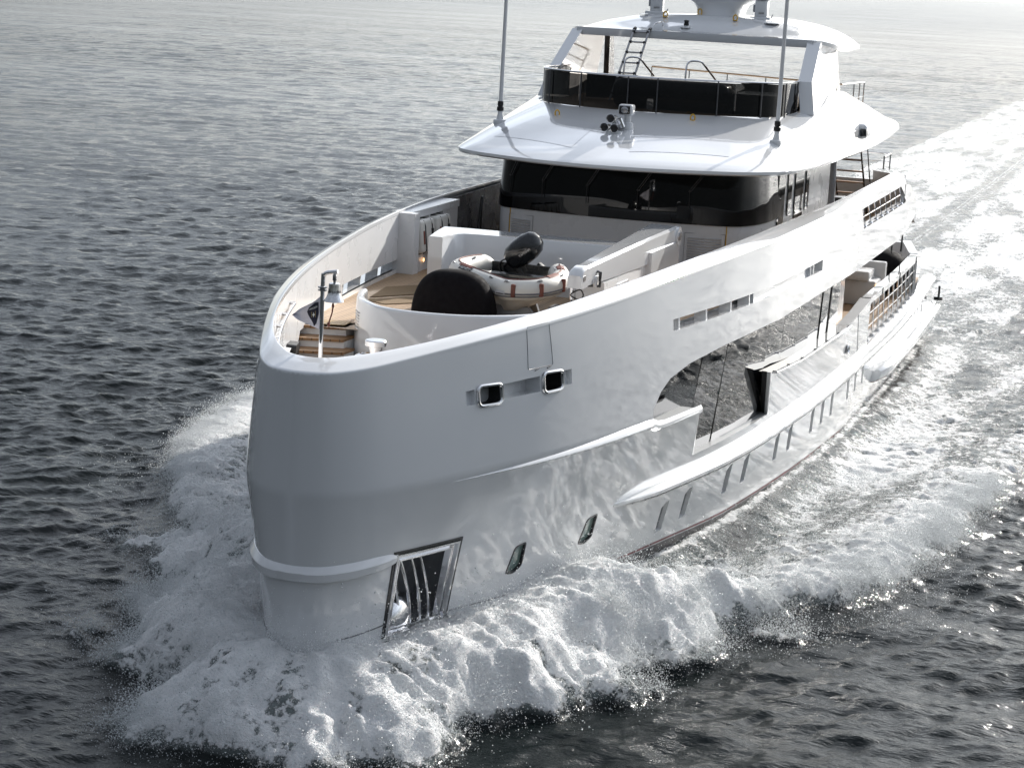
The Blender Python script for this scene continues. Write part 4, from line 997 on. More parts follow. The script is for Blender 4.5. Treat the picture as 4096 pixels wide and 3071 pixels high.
# ---- fittings on the mooring deck
m1 = MB(); m1.lathe([(.16, 4.6), (.16, 5.2), (.12, 5.25), (.10, 5.45), (.115, 5.55), (.115, 5.6), (.18, 5.62), (.185, 5.70), (.17, 5.715), (0, 5.72)], (.16, 2.65, 0), 28); m1.lathe([(.10, 5.36), (.16, 5.38), (.16, 5.40), (.1, 5.42)], (-.1, 2.55, 0), 16); m1.lathe([(.14, 5.3), (.2, 5.33), (.2, 5.42), (.12, 5.46)], (-.02, 2.7, 0), 20); part('capstan', m1, [chrome])
m1 = MB(); P = []
for k in range(9):
    u = 1.35 + k * .42; P.append((-float(inner_x(np.array(u))) + .10, u, float(sheer(u)) - .33))
m1.tube(P, .022, 8)
for k in range(0, 9, 2):
    u = 1.35 + k * .42; m1.tube([P[k], (-float(inner_x(np.array(u))) - .01, u, float(sheer(u)) - .33)], .03, 8)
part('bulwark_grab_rail', m1, [chrome])
m1 = MB()
for k in range(8):
    z = 5.15 + k * .06; u0, u1 = 3.1, 4.1
    m1.prism([(-float(inner_x(np.array(u0))) + .012, u0, z), (-float(inner_x(np.array(u1))) + .012, u1, z + .01), (-float(inner_x(np.array(u1))) + .045, u1, z + .045), (-float(inner_x(np.array(u0))) + .045, u0, z + .035)], (0, 0, .01))
part('bulwark_vent', m1, [white])
# RIB cradle
for q, d in (([(-.5, 10.2, 5.17), (.6, 10.2, 5.17), (.5, 10.2, 5.42), (-.4, 10.2, 5.42)], (0, .1, 0)), ([(-.3, 9.2, 5.17), (.9, 9.2, 5.17), (.7, 9.2, 5.42), (-.1, 9.2, 5.42)], (0, .1, 0)), ([(.95, 9.4, 5.17), (1.15, 9.4, 5.17), (1.15, 9.4, 5.45), (1.05, 9.4, 5.45)], (0, .4, 0))):
    m1 = MB(); m1.prism(q, d); part('tender_chock', m1, [grey_paint])

# ================================================================ loose things aboard
# bow pole, bell, flag
pole_b = Vector((-.08, .92, 4.6))
pole = thing('jackstaff', 'polished steel pole with a bent top arm standing at the bow', 'flagpole', pole_b)
m1 = MB(); m1.tube(smooth_path([(-.08, .92, 4.6), (-.08, .92, 6.0), (-.08, .92, 6.92), (-.06, .92, 7.0), (0, .92, 7.04), (.17, .92, 7.07)], 5), .034, 12); obj('pole', m1, [chrome], pole)
m1 = MB(); m1.lathe([(.04, 6.74), (.075, 6.745), (.075, 6.765), (.045, 6.77), (.045, 6.785), (.075, 6.79), (.075, 6.81), (.04, 6.815)], (-.08, .92, 0), 18); obj('collar', m1, [dsteel], pole)
bell_loc = Vector((.12, .92, 6.6))
bell = thing('ship_bell', "shiny steel ship's bell engraved with the yacht's name hanging from the bow pole", 'bell', bell_loc)
prof = [(0, .29), (.06, .29), (.088, .275), (.092, .24), (.098, .16), (.108, .10), (.128, .05), (.155, .01), (.16, -.01), (.15, -.012), (.12, .04), (.08, .2)]
m1 = MB(); m1.lathe([(r, z + 6.6) for r, z in prof], (.12, .92, 0), 32); obj('bell_body', m1, [chrome], bell, 30)
m1 = MB(); m1.tube([(.12, .92, 6.88), (.12, .92, 7.05)], .022, 8); m1.rbox((.12, .92, 6.97), (.06, .05, .1), .012); obj('hanger', m1, [dsteel], bell)
m1 = MB(); m1.tube(smooth_path([(.115, .92, 6.6), (.11, .9, 6.53), (.105, .9, 6.42), (.07, .9, 6.3), (.055, .9, 6.24)], 4), .012, 6); m1.ell((.11, .91, 6.52), (.022, .022, .05), 8, 6); m1.ell((.05, .9, 6.22), (.025, .025, .045), 8, 6); obj('clapper_rope', m1, [redbrown], bell)
tm = text_mb('Ariadna', .085, .35, .0015); nv = []
fx = 1.0
for x, y, z in tm.v:
    r = .1025 - y * .10 + .002 + z * .5; az = -math.pi / 2 + .38 + x * 1.05 / .103; nv.append((.12 + r * math.cos(az), .92 + r * math.sin(az), 6.6 + .155 + y))
tm.v = nv; obj('lettering', tm, [letter_k], bell, fixn=False)
flag_loc = Vector((-.08, .92, 6.4))
flag = thing('pennant', 'small white triangular pennant with a dark shield flying from the bow pole', 'flag', flag_loc)
def flag_pt(s, t):
    # s along the hoist (0 bottom .. 1 top), t along the fly
    zt_ = 6.66; zb_ = 6.12; ztip = 6.30
    z = (zb_ + (zt_ - zb_) * s) * (1 - t) + ztip * t + (-.03 * math.sin(t * 5)) * (1 - t)
    x = -.11 - .50 * t; y = .92 + .07 * math.sin(t * 7 + s * 1.2) * t**.5 - .02 * t + .03 * math.sin(s * 5) * t
    return np.array((x, y, z))
rows = [[flag_pt(s, t) for s in np.linspace(0, 1, 11)] for t in np.linspace(0, 1, 17)]
m1 = MB(); m1.grid(np.array(rows)); back = np.array(rows) + [0, .006, 0]; m1.grid(back[::-1]); obj('cloth', m1, [flag_m], flag)
shield = [(.08, .86), (.2, .93), (.36, .84), (.42, .66), (.40, .5), (.36, .34), (.22, .04), (.14, .16), (.06, .5)]
V2, F2 = cdt_patch(densify([(a, b) for a, b in shield], .05), [], [(a, b) for a in np.arange(.08, .42, .05) for b in np.arange(.1, .9, .08)])
sgn = lambda q: (q[1] if False else q[1])
def f_over(t, s, off): p = flag_pt(s, t); return (p[0], p[1] - off, p[2])
m1 = MB(); m1.add([f_over(a, b, .005) for a, b in V2], [tuple(f) for f in F2]); obj('shield_emblem', m1, [navy], flag)
tm = text_mb('HEESEN', .30, 0, .001); xs = [v[0] for v in tm.v]; w = max(xs) - min(xs)
def onflag(tm, t0, s0, wt, hs, off):
    xs = [v[0] for v in tm.v]; ys = [v[1] for v in tm.v]; wx = max(xs) - min(xs); wy = max(ys) - min(ys)
    tm.v = [f_over(t0 - x / wx * wt, s0 + y / wy * hs, off + z) for x, y, z in tm.v]; return tm
obj('lettering', onflag(tm, .24, .74, .24, .07, .008), [letter_w], flag, fixn=False)
tm = text_mb('H', .3, 0, .001); obj('monogram', onflag(tm, .24, .48, .14, .24, .008), [ochre], flag, fixn=False)
m1 = MB(); st = [(0, .11), (.02, .02), (.06, 0), (.02, -.02), (0, -.11), (-.02, -.02), (-.06, 0), (-.02, .02)]; m1.add([f_over(.24 + a * .9, .48 + b, .011) for a, b in st], [tuple(range(8))]); obj('star_emblem', m1, [letter_w], flag, fixn=False)

# covered dome-shaped object in the well
cov_loc = Vector((-.62, 8.55, 5.17))
m1 = MB(); P = []
for i in range(15):
    t = i / 14; row = []
    for k in range(40):
        a = 2 * math.pi * k / 40; sg = lambda v, e: math.copysign(abs(v)**e, v)
        h = math.sin(t * math.pi / 2); rr = max(0.0, math.cos(t * math.pi / 2))**.68
        fold = 1 + (.018 * math.sin(a * 7 + 3 * t) + .012 * math.sin(a * 17 + 5 * t)) * (1 - t)**1.5
        row.append((-.62 + .86 * rr * fold * sg(math.cos(a), .8), 8.55 + .50 * rr * fold * sg(math.sin(a), .8), 5.17 + .96 * (h**.92)))
    P.append(row)
m1.grid(np.array(P), close=True)
o = obj('covered_winch', m1, [fabric_black], None, 60, loc=cov_loc); tag(o, 'bulky round black fabric cover standing in the well in front of the inflatable', 'deck cover')

# tender
rib = thing('inflatable_tender', 'white inflatable dinghy with grey strakes and red patches chocked in the bow well', 'dinghy', (0, 9.9, 5.42))
cl = [(-.80, 11.4, 5.90), (-1.05, 10.9, 5.90), (-1.16, 10.3, 5.89), (-.95, 9.86, 5.86), (-.45, 9.48, 5.82), (.10, 9.06, 5.79), (.42, 8.82, 5.79), (.88, 8.86, 5.83), (1.12, 9.3, 5.88), (1.10, 9.9, 5.90), (.90, 10.5, 5.90), (.62, 11.2, 5.90)]
pc = smooth_path([Vector(p) for p in cl], 6); rad = []
for i in range(len(pc)):
    e = min(i, len(pc) - 1 - i); rad.append(.21 * min(1, .25 + e * .28) if e < 3 else .21)
m1 = MB(); m1.tube(pc, rad, 20); obj('tube', m1, [offwhite], rib, 50)
m1 = MB()
for dz, r in ((-.05, .018), (-.10, .018)):
    pth = []
    for i in range(3, len(pc) - 3):
        t = (pc[i + 1] - pc[i - 1]).normalized(); n = Vector((t.y, -t.x, 0)).normalized()
        out_ = -n if (pc[i] + n * .2 - Vector((0, 10.2, 5.8))).length < (pc[i] - n * .2 - Vector((0, 10.2, 5.8))).length else n
        pth.append(pc[i] + out_ * math.sqrt(max(.21**2 - dz**2, 0)) + Vector((0, 0, dz)))
    m1.tube(pth, r, 6)
obj('rub_strake', m1, [grey_rub], rib)
m1 = MB(); P = []
loop = [pc[i] for i in range(2, len(pc) - 2, 2)]; keel = []
for i, p in enumerate(loop):
    q = Vector((.05, 9.85, 5.30)); row = []
    for t in (0, .2, .45, .7, 1):
        w_ = p.lerp(Vector((.1 + (p.x - .1) * .15, 9.9 + (p.y - 9.9) * .55, 0)), t); z = p.z - .14 + (5.30 - p.z + .14) * (math.sin(t * math.pi / 2)); row.append((w_.x, w_.y, z))
    P.append(row)
m1.grid(np.array(P)); n0 = len(P); m1.f.append(tuple(i * 5 + 4 for i in range(n0))); m1.m.append(0)
obj('rigid_hull', m1, [offwhite], rib, 50)
m1 = MB(); m1.add([tuple(Vector((p.x * .95, 9.95 + (p.y - 9.95) * .95, 5.74))) for p in pc], [tuple(range(len(pc)))]); m1.prism([(-.75, 11.1, 5.6), (.6, 11.0, 5.6), (.6, 11.0, 6.0), (-.75, 11.1, 6.0)], (0, .06, 0)); m1.box(-.9, .8, 10.1, 10.4, 5.85, 5.9); obj('floor_and_thwart', m1, [black_gloss], rib)
m1 = MB()
def onribtop(i, off=0.0, k=.0):
    return pc[i] + Vector((0, 0, .21 + off))
m1.tube([onribtop(i, .004) + Vector((0, .0, -.003)) for i in range(4, len(pc) - 4)], .016, 6)
for i, w_ in ((46, .16), (56, .17), (18, .1)):
    if i + 4 < len(pc): m1.tube([onribtop(i + j, -.09) for j in range(0, 5)], .115, 10)
obj('red_lacing', m1, [redbrown], rib)
m1 = MB()
for i in (38, 43, 49):
    p = pc[i]; t = (pc[i + 1] - pc[i - 1]).normalized(); n = Vector((t.y, -t.x, 0)); n = n if (p + n - Vector((0, 10, 5.8))).length > (p - n - Vector((0, 10, 5.8))).length else -n
    m1.rbox(p + n * .2 + Vector((0, 0, .02)), (.09, .07, .26), .02)
obj('tow_patch', m1, [redbrown], rib)
m1 = MB()
for i in range(8, len(pc) - 6, 7):
    p = onribtop(i, -.012); t = (pc[i + 1] - pc[i - 1]).normalized(); n = Vector((t.y, -t.x, 0)); n = n if n.y < 0 else -n
    a = p + n * .11 + Vector((0, 0, -.02)); m1.tube(smooth_path([a - t * .06, a + n * .03 + Vector((0, 0, .03)), a + t * .06], 4), .012, 6); m1.ell(a, (.03, .03, .02), 8, 6)
obj('grab_line', m1, [dsteel], rib)
# name panel on the tube
i0 = 17; p = pc[i0]
cv = Vector((12.87, -28.7, 11.8))
def tube_panel(i, wid, hgt, m, text=None, up=.35, off=.004):
    p = pc[i]; t = (pc[i + 1] - pc[i - 1]).normalized(); n = Vector((t.y, -t.x, 0)).normalized()
    n = n if n.dot(cv - p) > 0 else -n; t = t if t.x > 0 else -t
    a0 = math.asin(max(-1, min(1, up)))
    mb = MB(); rows = []
    def P_(s, h, o):
        a = a0 + h / .21; return p + t * s + (n * math.cos(a) + Vector((0, 0, math.sin(a)))) * (.21 + o)
    for s in np.linspace(-wid / 2, wid / 2, 5): rows.append([tuple(P_(s, h, off)) for h in np.linspace(-hgt / 2, hgt / 2, 5)])
    mb.grid(np.array(rows)); res = [mb]
    if text:
        tm = text_mb(text, hgt * .95, .1, .0008); xs = [v[0] for v in tm.v]; k = wid * .8 / (max(xs) - min(xs)); tm.v = [tuple(P_(x * k, y, off + .004 + z)) for x, y, z in tm.v]; res.append(tm)
    return res
a, b = tube_panel(21, .40, .12, navy, 'survitec', .86); obj('name_panel', a, [black], rib); obj('lettering', b, [letter_w], rib, fixn=False)
(a,) = tube_panel(27, .4, .12, navy, None, -.1); obj('wear_patch', a, [grey_rub], rib)
(a,) = tube_panel(35, .26, .1, navy, None, -.15); obj('wear_patch', a, [grey_panel], rib)
# outboard
Mx = Matrix.Rotation(math.radians(-38), 3, 'Y')
motor_c = Vector((-.07, 11.15, 6.28))
m1 = MB(); rows = []
for t, w_, h_, dx in ((0, .02, .02, 0), (.03, .19, .17, 0), (.15, .27, .25, 0), (.4, .31, .29, .01), (.65, .31, .285, .02), (.85, .26, .24, .03), (.96, .17, .15, .04), (1.0, .02, .02, .04)):
    row = []
    for k in range(20):
        a = 2 * math.pi * k / 20; sg = lambda v: math.copysign(abs(v)**.75, v); v = Vector((-.44 + .86 * t, .9 * w_ * sg(math.cos(a)), h_ * sg(math.sin(a)) + dx)); row.append(tuple(Mx @ v + motor_c))
    rows.append(row)
m1.grid(np.array(rows), close=True); mot = obj('outboard_motor', m1, [black_gloss], rib, 50)
m1 = MB(); m1.tube(smooth_path([motor_c + Vector((-.2, 0, -.22)), motor_c + Vector((-.1, 0, -.4)), motor_c + Vector((.05, 0, -.55))], 3), [.12] * 7, 10); m1.rbox(motor_c + Vector((.40, .1, -.38)), (.34, .16, .12), .02, Matrix.Rotation(.6, 3, 'Y')); m1.tube(smooth_path([motor_c + Vector((-.25, -.1, -.15)), motor_c + Vector((-.5, -.1, -.3)), motor_c + Vector((-.45, -.1, -.55))], 4), .015, 6); m1.tube(smooth_path([motor_c + Vector((-.25, -.12, -.2)), motor_c + Vector((-.42, -.12, -.38)), motor_c + Vector((-.3, -.12, -.55))], 4), .02, 6)
obj('motor_leg', m1, [black], mot if False else rib).name = 'motor_bracket'
tm = text_mb('YAMAHA', .075, .2, .001); xs = [v[0] for v in tm.v]
for_t = []
for x, y, z in tm.v:
    v = Vector((.05 + x * .95, -.286 - z * 1.0 - .006 + abs(x) * .03, -.07 + y)); for_t.append(tuple(Mx @ v + motor_c))
tm.v = for_t; obj('lettering', tm, [dsteel], rib, fixn=False)

# life rafts
for k, (y0, lab) in enumerate(((14.28, 'white strapped life raft canister nearer the bow in the bulwark locker'), (15.33, 'white strapped life raft canister nearer the wheelhouse in the bulwark locker'))):
    lc = Vector((-3.62, y0, 5.55)); rf = thing('life_raft', lab, 'life raft', lc, 'life rafts in the bulwark locker')
    m1 = MB(); m1.rbox((-3.56, y0, 5.95), (.40, .84, .74), .08, Matrix.Rotation(-.10, 3, 'Y'), seg=3); obj('canister', m1, [offwhite], rf)
    m1 = MB()
    for dy in (-.22, .2):
        m1.tube([(-3.75, y0 + dy, 6.35), (-3.42, y0 + dy, 6.31), (-3.375, y0 + dy, 6.2), (-3.32, y0 + dy, 5.66), (-3.4, y0 + dy, 5.58)], .014, 6)
    m1.rbox((-3.33, y0 + .2, 5.6), (.08, .3, .07), .02); m1.rbox((-3.36, y0 + .2, 6.05), (.05, .08, .14), .01)
    obj('strap', m1, [black], rf)
    m1 = MB(); m1.rbox((-3.352, y0 - .31, 5.95), (.012, .07, .3), .002, Matrix.Rotation(-.10, 3, 'Y')); obj('warning_sticker', m1, [redbrown], rf)
# mats on the teak
for k, (poly, lab) in enumerate((([(-2.95, 9.55), (-2.35, 9.25), (-1.55, 10.2), (-1.9, 11.0)], 'brown mat on the teak deck next to the black fabric cover'), ([(-2.95, 9.9), (-2.05, 11.2), (-2.35, 12.6), (-3.2, 11.4)], 'brown mat on the teak deck beside the white breakwater post'))):
    m1 = MB(); m1.prism([(x, y, 5.176) for x, y in poly], (0, 0, .012)); o = obj('floor_mat', m1, [brown_mat_m], None, loc=Vector((poly[0][0], poly[0][1], 5.176))); tag(o, lab, 'mat', 'brown mats on the foredeck')
# telescopic ladder leaning on the hardtop
ld = thing('telescopic_ladder', 'slim silver telescopic ladder leaning from the sundeck up to the hardtop edge', 'ladder', (-1.55, 23.9, 8.72))
a0, a1 = Vector((-1.92, 23.3, 8.72)), Vector((-1.58, 24.08, 10.56)); b0, b1 = Vector((-1.46, 23.3, 8.72)), Vector((-1.17, 24.08, 10.56))
for p, q in ((a0, a1), (b0, b1)):
    m1 = MB(); m1.tube([p, q], .03, 8); m1.tube([q, q + Vector((0, .12, .03))], .045, 8, 1); obj('rail', m1, [silver, black], ld)
for k in range(7):
    t = .1 + k * .145; m1 = MB(); p, q = a0.lerp(a1, t), b0.lerp(b1, t); m1.tube([p, q], .022, 6); m1.tube([p - Vector((.02, 0, 0)), p + Vector((.05, 0, 0))], .04, 6, 1); m1.tube([q - Vector((.05, 0, 0)), q + Vector((.02, 0, 0))], .04, 6, 1); obj('rung', m1, [silver, black], ld)
# yellow oilskin hanging by the cockpit door
ol_loc = Vector((3.6, 27.0, 2.6)); m1 = MB(); rows = []
for i in range(9):
    t = i / 8; w_ = .10 + .08 * math.sin(t * 3) ; row = []
    for k in range(14):
        a = 2 * math.pi * k / 14; row.append((3.7 + .09 * math.cos(a) * (1 + .3 * math.sin(3 * a)), 26.6 + w_ * 1.8 * math.sin(a) + .05 * math.sin(t * 6), 2.35 + .95 * t))
    rows.append(row)
m1.grid(np.array(rows), close=True); o = obj('oilskin_jacket', m1, [yellow], None, loc=ol_loc); tag(o, 'yellow jacket hanging by the open side door on the main deck', 'jacket')
# anchors in their pockets
for sd in (1, -1):
    p = hp(2.0, 1.22, -.36, sd); an = thing('anchor', 'shiny steel anchor stowed behind curved bars in the ' + ('port bow pocket' if sd > 0 else 'starboard bow pocket, out of sight'), 'anchor', tuple(p))
    m1 = MB(); n = Vector(hnormal(1.85, 1.4, sd)); M = basis(Vector((0, 1, 0)), (0, 0, 1)); m1.ell(p, (.26, .55, .42), 24, 14); obj('crown', m1, [chrome], an)
    m1 = MB(); m1.tube([tuple(p + np.array([0, 0, .3])), tuple(p + np.array([-sd * .1, -.1, 1.0]))], .09, 10); obj('shank', m1, [chrome], an)

# ================================================================ the sea
def vnoise(x, y, seed=0):
    xi = np.floor(x).astype(np.int64); yi = np.floor(y).astype(np.int64); xf_ = x - xi; yf = y - yi
    def h(a, b):
        n = (a * 374761393 + b * 668265263 + seed * 974711) & 0x7fffffff
        n = ((n ^ (n >> 13)) * 1274126177) & 0x7fffffff; return ((n ^ (n >> 16)) & 0xffff) / 65535.0
    u = xf_ * xf_ * xf_ * (xf_ * (xf_ * 6 - 15) + 10); v = yf * yf * yf * (yf * (yf * 6 - 15) + 10)
    return (h(xi, yi) * (1 - u) + h(xi + 1, yi) * u) * (1 - v) + (h(xi, yi + 1) * (1 - u) + h(xi + 1, yi + 1) * u) * v
def fbm(x, y, o=5, seed=0, ridg=False):
    s = 0; a = .5; t = 0
    for k in range(o):
        n = vnoise(x * 2**k + 17.3 * k, y * 2**k - 9.1 * k, seed + k); n = 1 - np.abs(2 * n - 1) if ridg else n; s = s + a * n; t += a; a *= .5
    return s / t
def ocean_tile(N, Lm, wind, wdir, amp, lmin, lmax, seed):
    r = np.random.default_rng(seed); k1 = np.fft.fftfreq(N, Lm / N) * 2 * np.pi; kx, ky = np.meshgrid(k1, k1, indexing='ij'); k = np.hypot(kx, ky); k[0, 0] = 1e-6
    Lw = wind**2 / 9.81; cosf = (kx * math.cos(wdir) + ky * math.sin(wdir)) / k
    P = np.exp(-1 / (k * Lw)**2) / k**3.6 * (np.abs(cosf)**5 * np.where(cosf > 0, 1, .15) + .025); P *= (k < 2 * np.pi / lmin) & (k > 2 * np.pi / lmax); P[0, 0] = 0
    Hk = (r.normal(size=(N, N)) + 1j * r.normal(size=(N, N))) * np.sqrt(P); h = np.fft.ifft2(Hk); hr = np.real(h); sc = amp / hr.std()
    # horizontal sharpening
    dx = np.real(np.fft.ifft2(-1j * kx / k * Hk)) * sc; dy = np.real(np.fft.ifft2(-1j * ky / k * Hk)) * sc
    return hr * sc, dx, dy
def samp(T, Lm, x, y, a):
    N = T.shape[0]; c, s = math.cos(a), math.sin(a); X = (x * c + y * s) / Lm * N; Y = (-x * s + y * c) / Lm * N
    xi = np.floor(X).astype(int); yi = np.floor(Y).astype(int); fx_ = X - xi; fy = Y - yi; g = lambda i, j: T[i % N, j % N]
    return (g(xi, yi) * (1 - fx_) + g(xi + 1, yi) * fx_) * (1 - fy) + (g(xi, yi + 1) * (1 - fx_) + g(xi + 1, yi + 1) * fx_) * fy
def axis(lo, hi, fine, growth, far_lo, far_hi, near_lo, near_hi):
    a = list(np.arange(lo, hi, fine)); d = fine; x = a[-1]; up = []
    while x < far_hi:
        d = min(d * (growth if x < near_hi else 1.07), 500); x += d; up.append(x)
    d = fine; x = lo; dn = []
    while x > far_lo:
        d = min(d * (growth if x > near_lo else 1.07), 500); x -= d; dn.append(x)
    return np.array(dn[::-1] + a + up)
X1 = axis(-9.0, 12.5, .07, 1.0105, -9000, 9000, -270, 60); Y1 = axis(-5.0, 26, .08, 1.0065, -400, 16000, -9, 480)
GX, GY = np.meshgrid(X1, Y1, indexing='ij'); DX = np.gradient(X1)[:, None]; DY = np.gradient(Y1)[None, :]; sp_ = np.maximum(DX, DY)
WD = math.radians(-97)
T1 = ocean_tile(768, 83.0, 2.5, WD + .0, .033, .5, 30, 3); T2 = ocean_tile(512, 29.0, 1.5, WD + .3, .027, .2, 5, 5)
fade1 = np.clip(1.6 - sp_ / 2.6, 0, 1); fade2 = np.clip(1.5 - sp_ / .55, 0, 1)
far = np.hypot(GX - 12, GY + 28)
h1 = samp(T1[0], 83, GX, GY, 0) * fade1; h2 = samp(T2[0], 29, GX, GY, .6) * fade2
gust = np.clip(.45 + 1.3 * fbm(GX / 38 + .3 * GY / 60, GY / 26, 3, 51), .4, 1.7); h2 = h2 * gust; h1 = h1 * (.7 + .3 * gust)
# --- wake and bow wave
hw = np.where(GY > .2, hull(np.clip(GY, .2, 45.9), np.zeros_like(GY) + .3), 0); hw = np.where(GY > 45.8, hw * np.clip(1 - (GY - 45.8) / .5, 0, 1), hw)
dn = np.where(GY < .2, np.hypot(GX, GY - .2), np.abs(GX) - hw)      # lateral distance to the plating
port = GX > 0
wob = (fbm(GX * .55, GY * .55, 4, 11) - .5) * 1.5 + (fbm(GX * 1.6, GY * 1.6, 3, 13) - .5) * 1.2
# outer edge of white water, as a distance from the plating
yp = np.array([-3.2, -2.6, -1.3, .6, 3.0, 4.2, 5.5, 6.8, 8.2, 10.2, 13.3, 16, 20, 26, 34, 46, 90]); dp = np.array([3.0, 2.9, 2.6, 2.7, 3.35, 2.9, 3.6, 4.0, 4.5, 5.2, 5.3, 5.2, 5.2, 5.6, 6.2, 7.5, 10.])
ys_ = np.array([-3.2, -1.3, .0, 2.4, 4.3, 5.2, 6.2, 7.9, 12.9, 16, 18.9, 23.3, 25.5, 34, 46, 90]); ds_ = np.array([2.9, 2.6, 3.0, 3.4, 3.0, 2.8, 4.0, 4.7, 5.9, 6.6, 7.6, 8.8, 7.6, 7.5, 8, 10.])
do = np.where(port, np.interp(GY, yp, dp), np.interp(GY, ys_, ds_)); do = np.where(GY < .2, 2.85 + .1 * GX, do)
edge = do + wob * np.clip(do * .35, .4, 1.2)
q = dn / np.maximum(edge, .1)
Hh = np.interp(GY, [-6, -3, 0, 1.5, 4, 6, 8, 9.5, 11, 14, 40], [0, .0, .95, 1.0, .95, .85, .6, .35, .15, .05, .0])
Hh = np.where(GY < .2, .95, Hh)
plume = Hh * np.clip(1 - np.clip(q, 0, 1)**1.9, 0, 1) * (1 + .38 * np.sin(np.pi * np.clip(q * 1.25, 0, 1)))
plume = plume * np.where(GY < .2, 1, np.clip((9.8 + 1.5 * wob - GY) / 3, 0, 1))
# diverging crest further aft
yc = [5.0, 6.5, 8, 10, 12.5, 15, 19, 24, 32, 46, 90]; dc_p = [1.4, 1.6, 2.6, 3.6, 3.9, 4.0, 4.1, 4.5, 5.2, 6.5, 9]; dc_s = [1.3, 1.6, 2.8, 4.0, 4.9, 5.6, 6.2, 6.6, 6.8, 7.3, 9]
dcr = np.where(port, np.interp(GY, yc, dc_p), np.interp(GY, yc, dc_s)); hc_ = np.interp(GY, [4.5, 6.5, 9, 13, 20, 30, 50], [0, .42, .52, .40, .30, .20, .06])
rr = dn - dcr + wob * .25; crest = hc_ * np.where(rr > 0, np.exp(-(rr / .75)**2), np.exp(-(rr / 1.7)**2)) * (dn > -.6)
trough = -.08 * np.interp(GY, [8, 11, 16, 28, 40], [0, 1, .8, .4, 0]) * np.exp(-((dn - .9) / 1.1)**2)
swell = .26 * np.exp(-(dn / .8)**2) * np.clip((GY - 7) / 2, 0, 1) * np.clip((45 - GY) / 4, 0, 1)
# foam cover 0..1
ang_ = np.arctan2(np.abs(GX), np.maximum(.2 - GY, 1e-3)); ss_ = np.where(GY > .2, GY, .2 - (math.pi / 2 - ang_) * 1.1)
flow = fbm(ss_ * 2.1 + .35 * dn, dn * .55 + 7 * port, 4, 35); flow2 = fbm(ss_ * 5.5 + .8 * dn, dn * 1.6 + 7 * port, 3, 36)
inside = np.clip((1.0 - q) * 5 + .2, 0, 1) * (GY > -4)
lace = .98 + .95 * (flow - .5) + .6 * (flow2 - .5) - .30 * np.clip((q - .75) / .25, 0, 1)
foam = np.where(GY < 8.5, inside * lace, 0)
aft = np.clip((GY - 7) / 2, 0, 1)
cr_f = np.where(rr > 0, np.clip(1.35 - rr / .85, 0, 1), np.clip(1.15 + rr / 2.1, 0, 1)) * np.interp(GY, [4.5, 6, 17, 24, 34, 60], [0, 1, 1, .72, .5, .3])
streak = fbm(GX * .9, GY * .22, 4, 23)
behind = inside * (dn < dcr) * np.interp(GY, [8, 12, 20, 46, 200], [.50, .64, .72, .72, .58]) * (.25 + 1.5 * streak) * np.clip(.45 + (dn - .35) / 1.3, 0, 1)
behind = behind * (1 - .22 * port * np.clip((dn - 1.2) / .8, 0, 1) * np.clip((GY - 20) / 6, 0, 1) * np.clip((60 - GY) / 10, 0, 1))
near_hull = np.clip(1 - np.abs(dn - .12) / .28, 0, 1) * np.interp(GY, [7, 9, 16, 30, 45], [.9, .8, .72, .66, .6])
foam = np.maximum(foam * (1 - aft), 0); foam = np.maximum(foam, np.maximum(cr_f * (.95 + .9 * (flow - .5) + .5 * (flow2 - .5)) * np.clip((GY - 4.5) / 1.5, 0, 1), np.maximum(behind * aft, near_hull * (dn > -.5))))
wake = np.exp(-((GX + 3.2 * (fbm(GX * .12, GY * .05, 4, 61) - .5) * np.clip((GY - 45) / 40, 0, 2)) / (4.0 + (GY - 45) * .05))**2) * (GY > 44) * np.interp(GY, [44, 47, 60, 75, 140, 400, 900], [0, .85, .60, .44, .36, .26, .1]) * (.6 + .8 * streak)
foam = np.maximum(foam, wake)
# translucent thin spots on the lower face of the bow sheet
thin = np.clip(1 - np.abs(q - .55) / .28, 0, 1) * (GY < 3.2) * np.clip((GX + 1.2) / 1.5, 0, 1) * np.clip((2.6 - GX) / 1.2, 0, 1)
foam = foam - .20 * thin * np.clip(fbm(GX * 2.4, GY * 2.4, 4, 71) * 2.4 - .45, 0, 1)
fm = np.clip(foam * 2.2 - .5, 0, 1)
lump = (fbm(GX * .9, GY * .9, 2, 31) - .5) * .20 + (flow - .5) * .17 + (flow2 - .5) * .18 + (fbm(GX * 4.8, GY * 4.8, 3, 37) - .5) * .22
lump *= np.clip(1.3 - sp_ / .8, 0, 1)
calm = np.clip(1 - np.clip(q, 0, 1) * .0 - .55 * (inside > .3), .4, 1)
Z = (h1 + h2) * calm + swell + plume + crest + trough + fm * lump * np.where(GY < 14, 1.0, .55) * np.clip(.35 + dn * .9, .2, 1)
Z -= 1.2e-8 * far**2 * .0
Z = np.where(dn < -.35, np.minimum(Z, .2), Z)
choppy = .8
PX = GX - choppy * samp(T1[1], 83, GX, GY, 0) * fade1 * calm * (inside < .5); PY = GY - choppy * samp(T1[2], 83, GX, GY, 0) * fade1 * calm * (inside < .5)
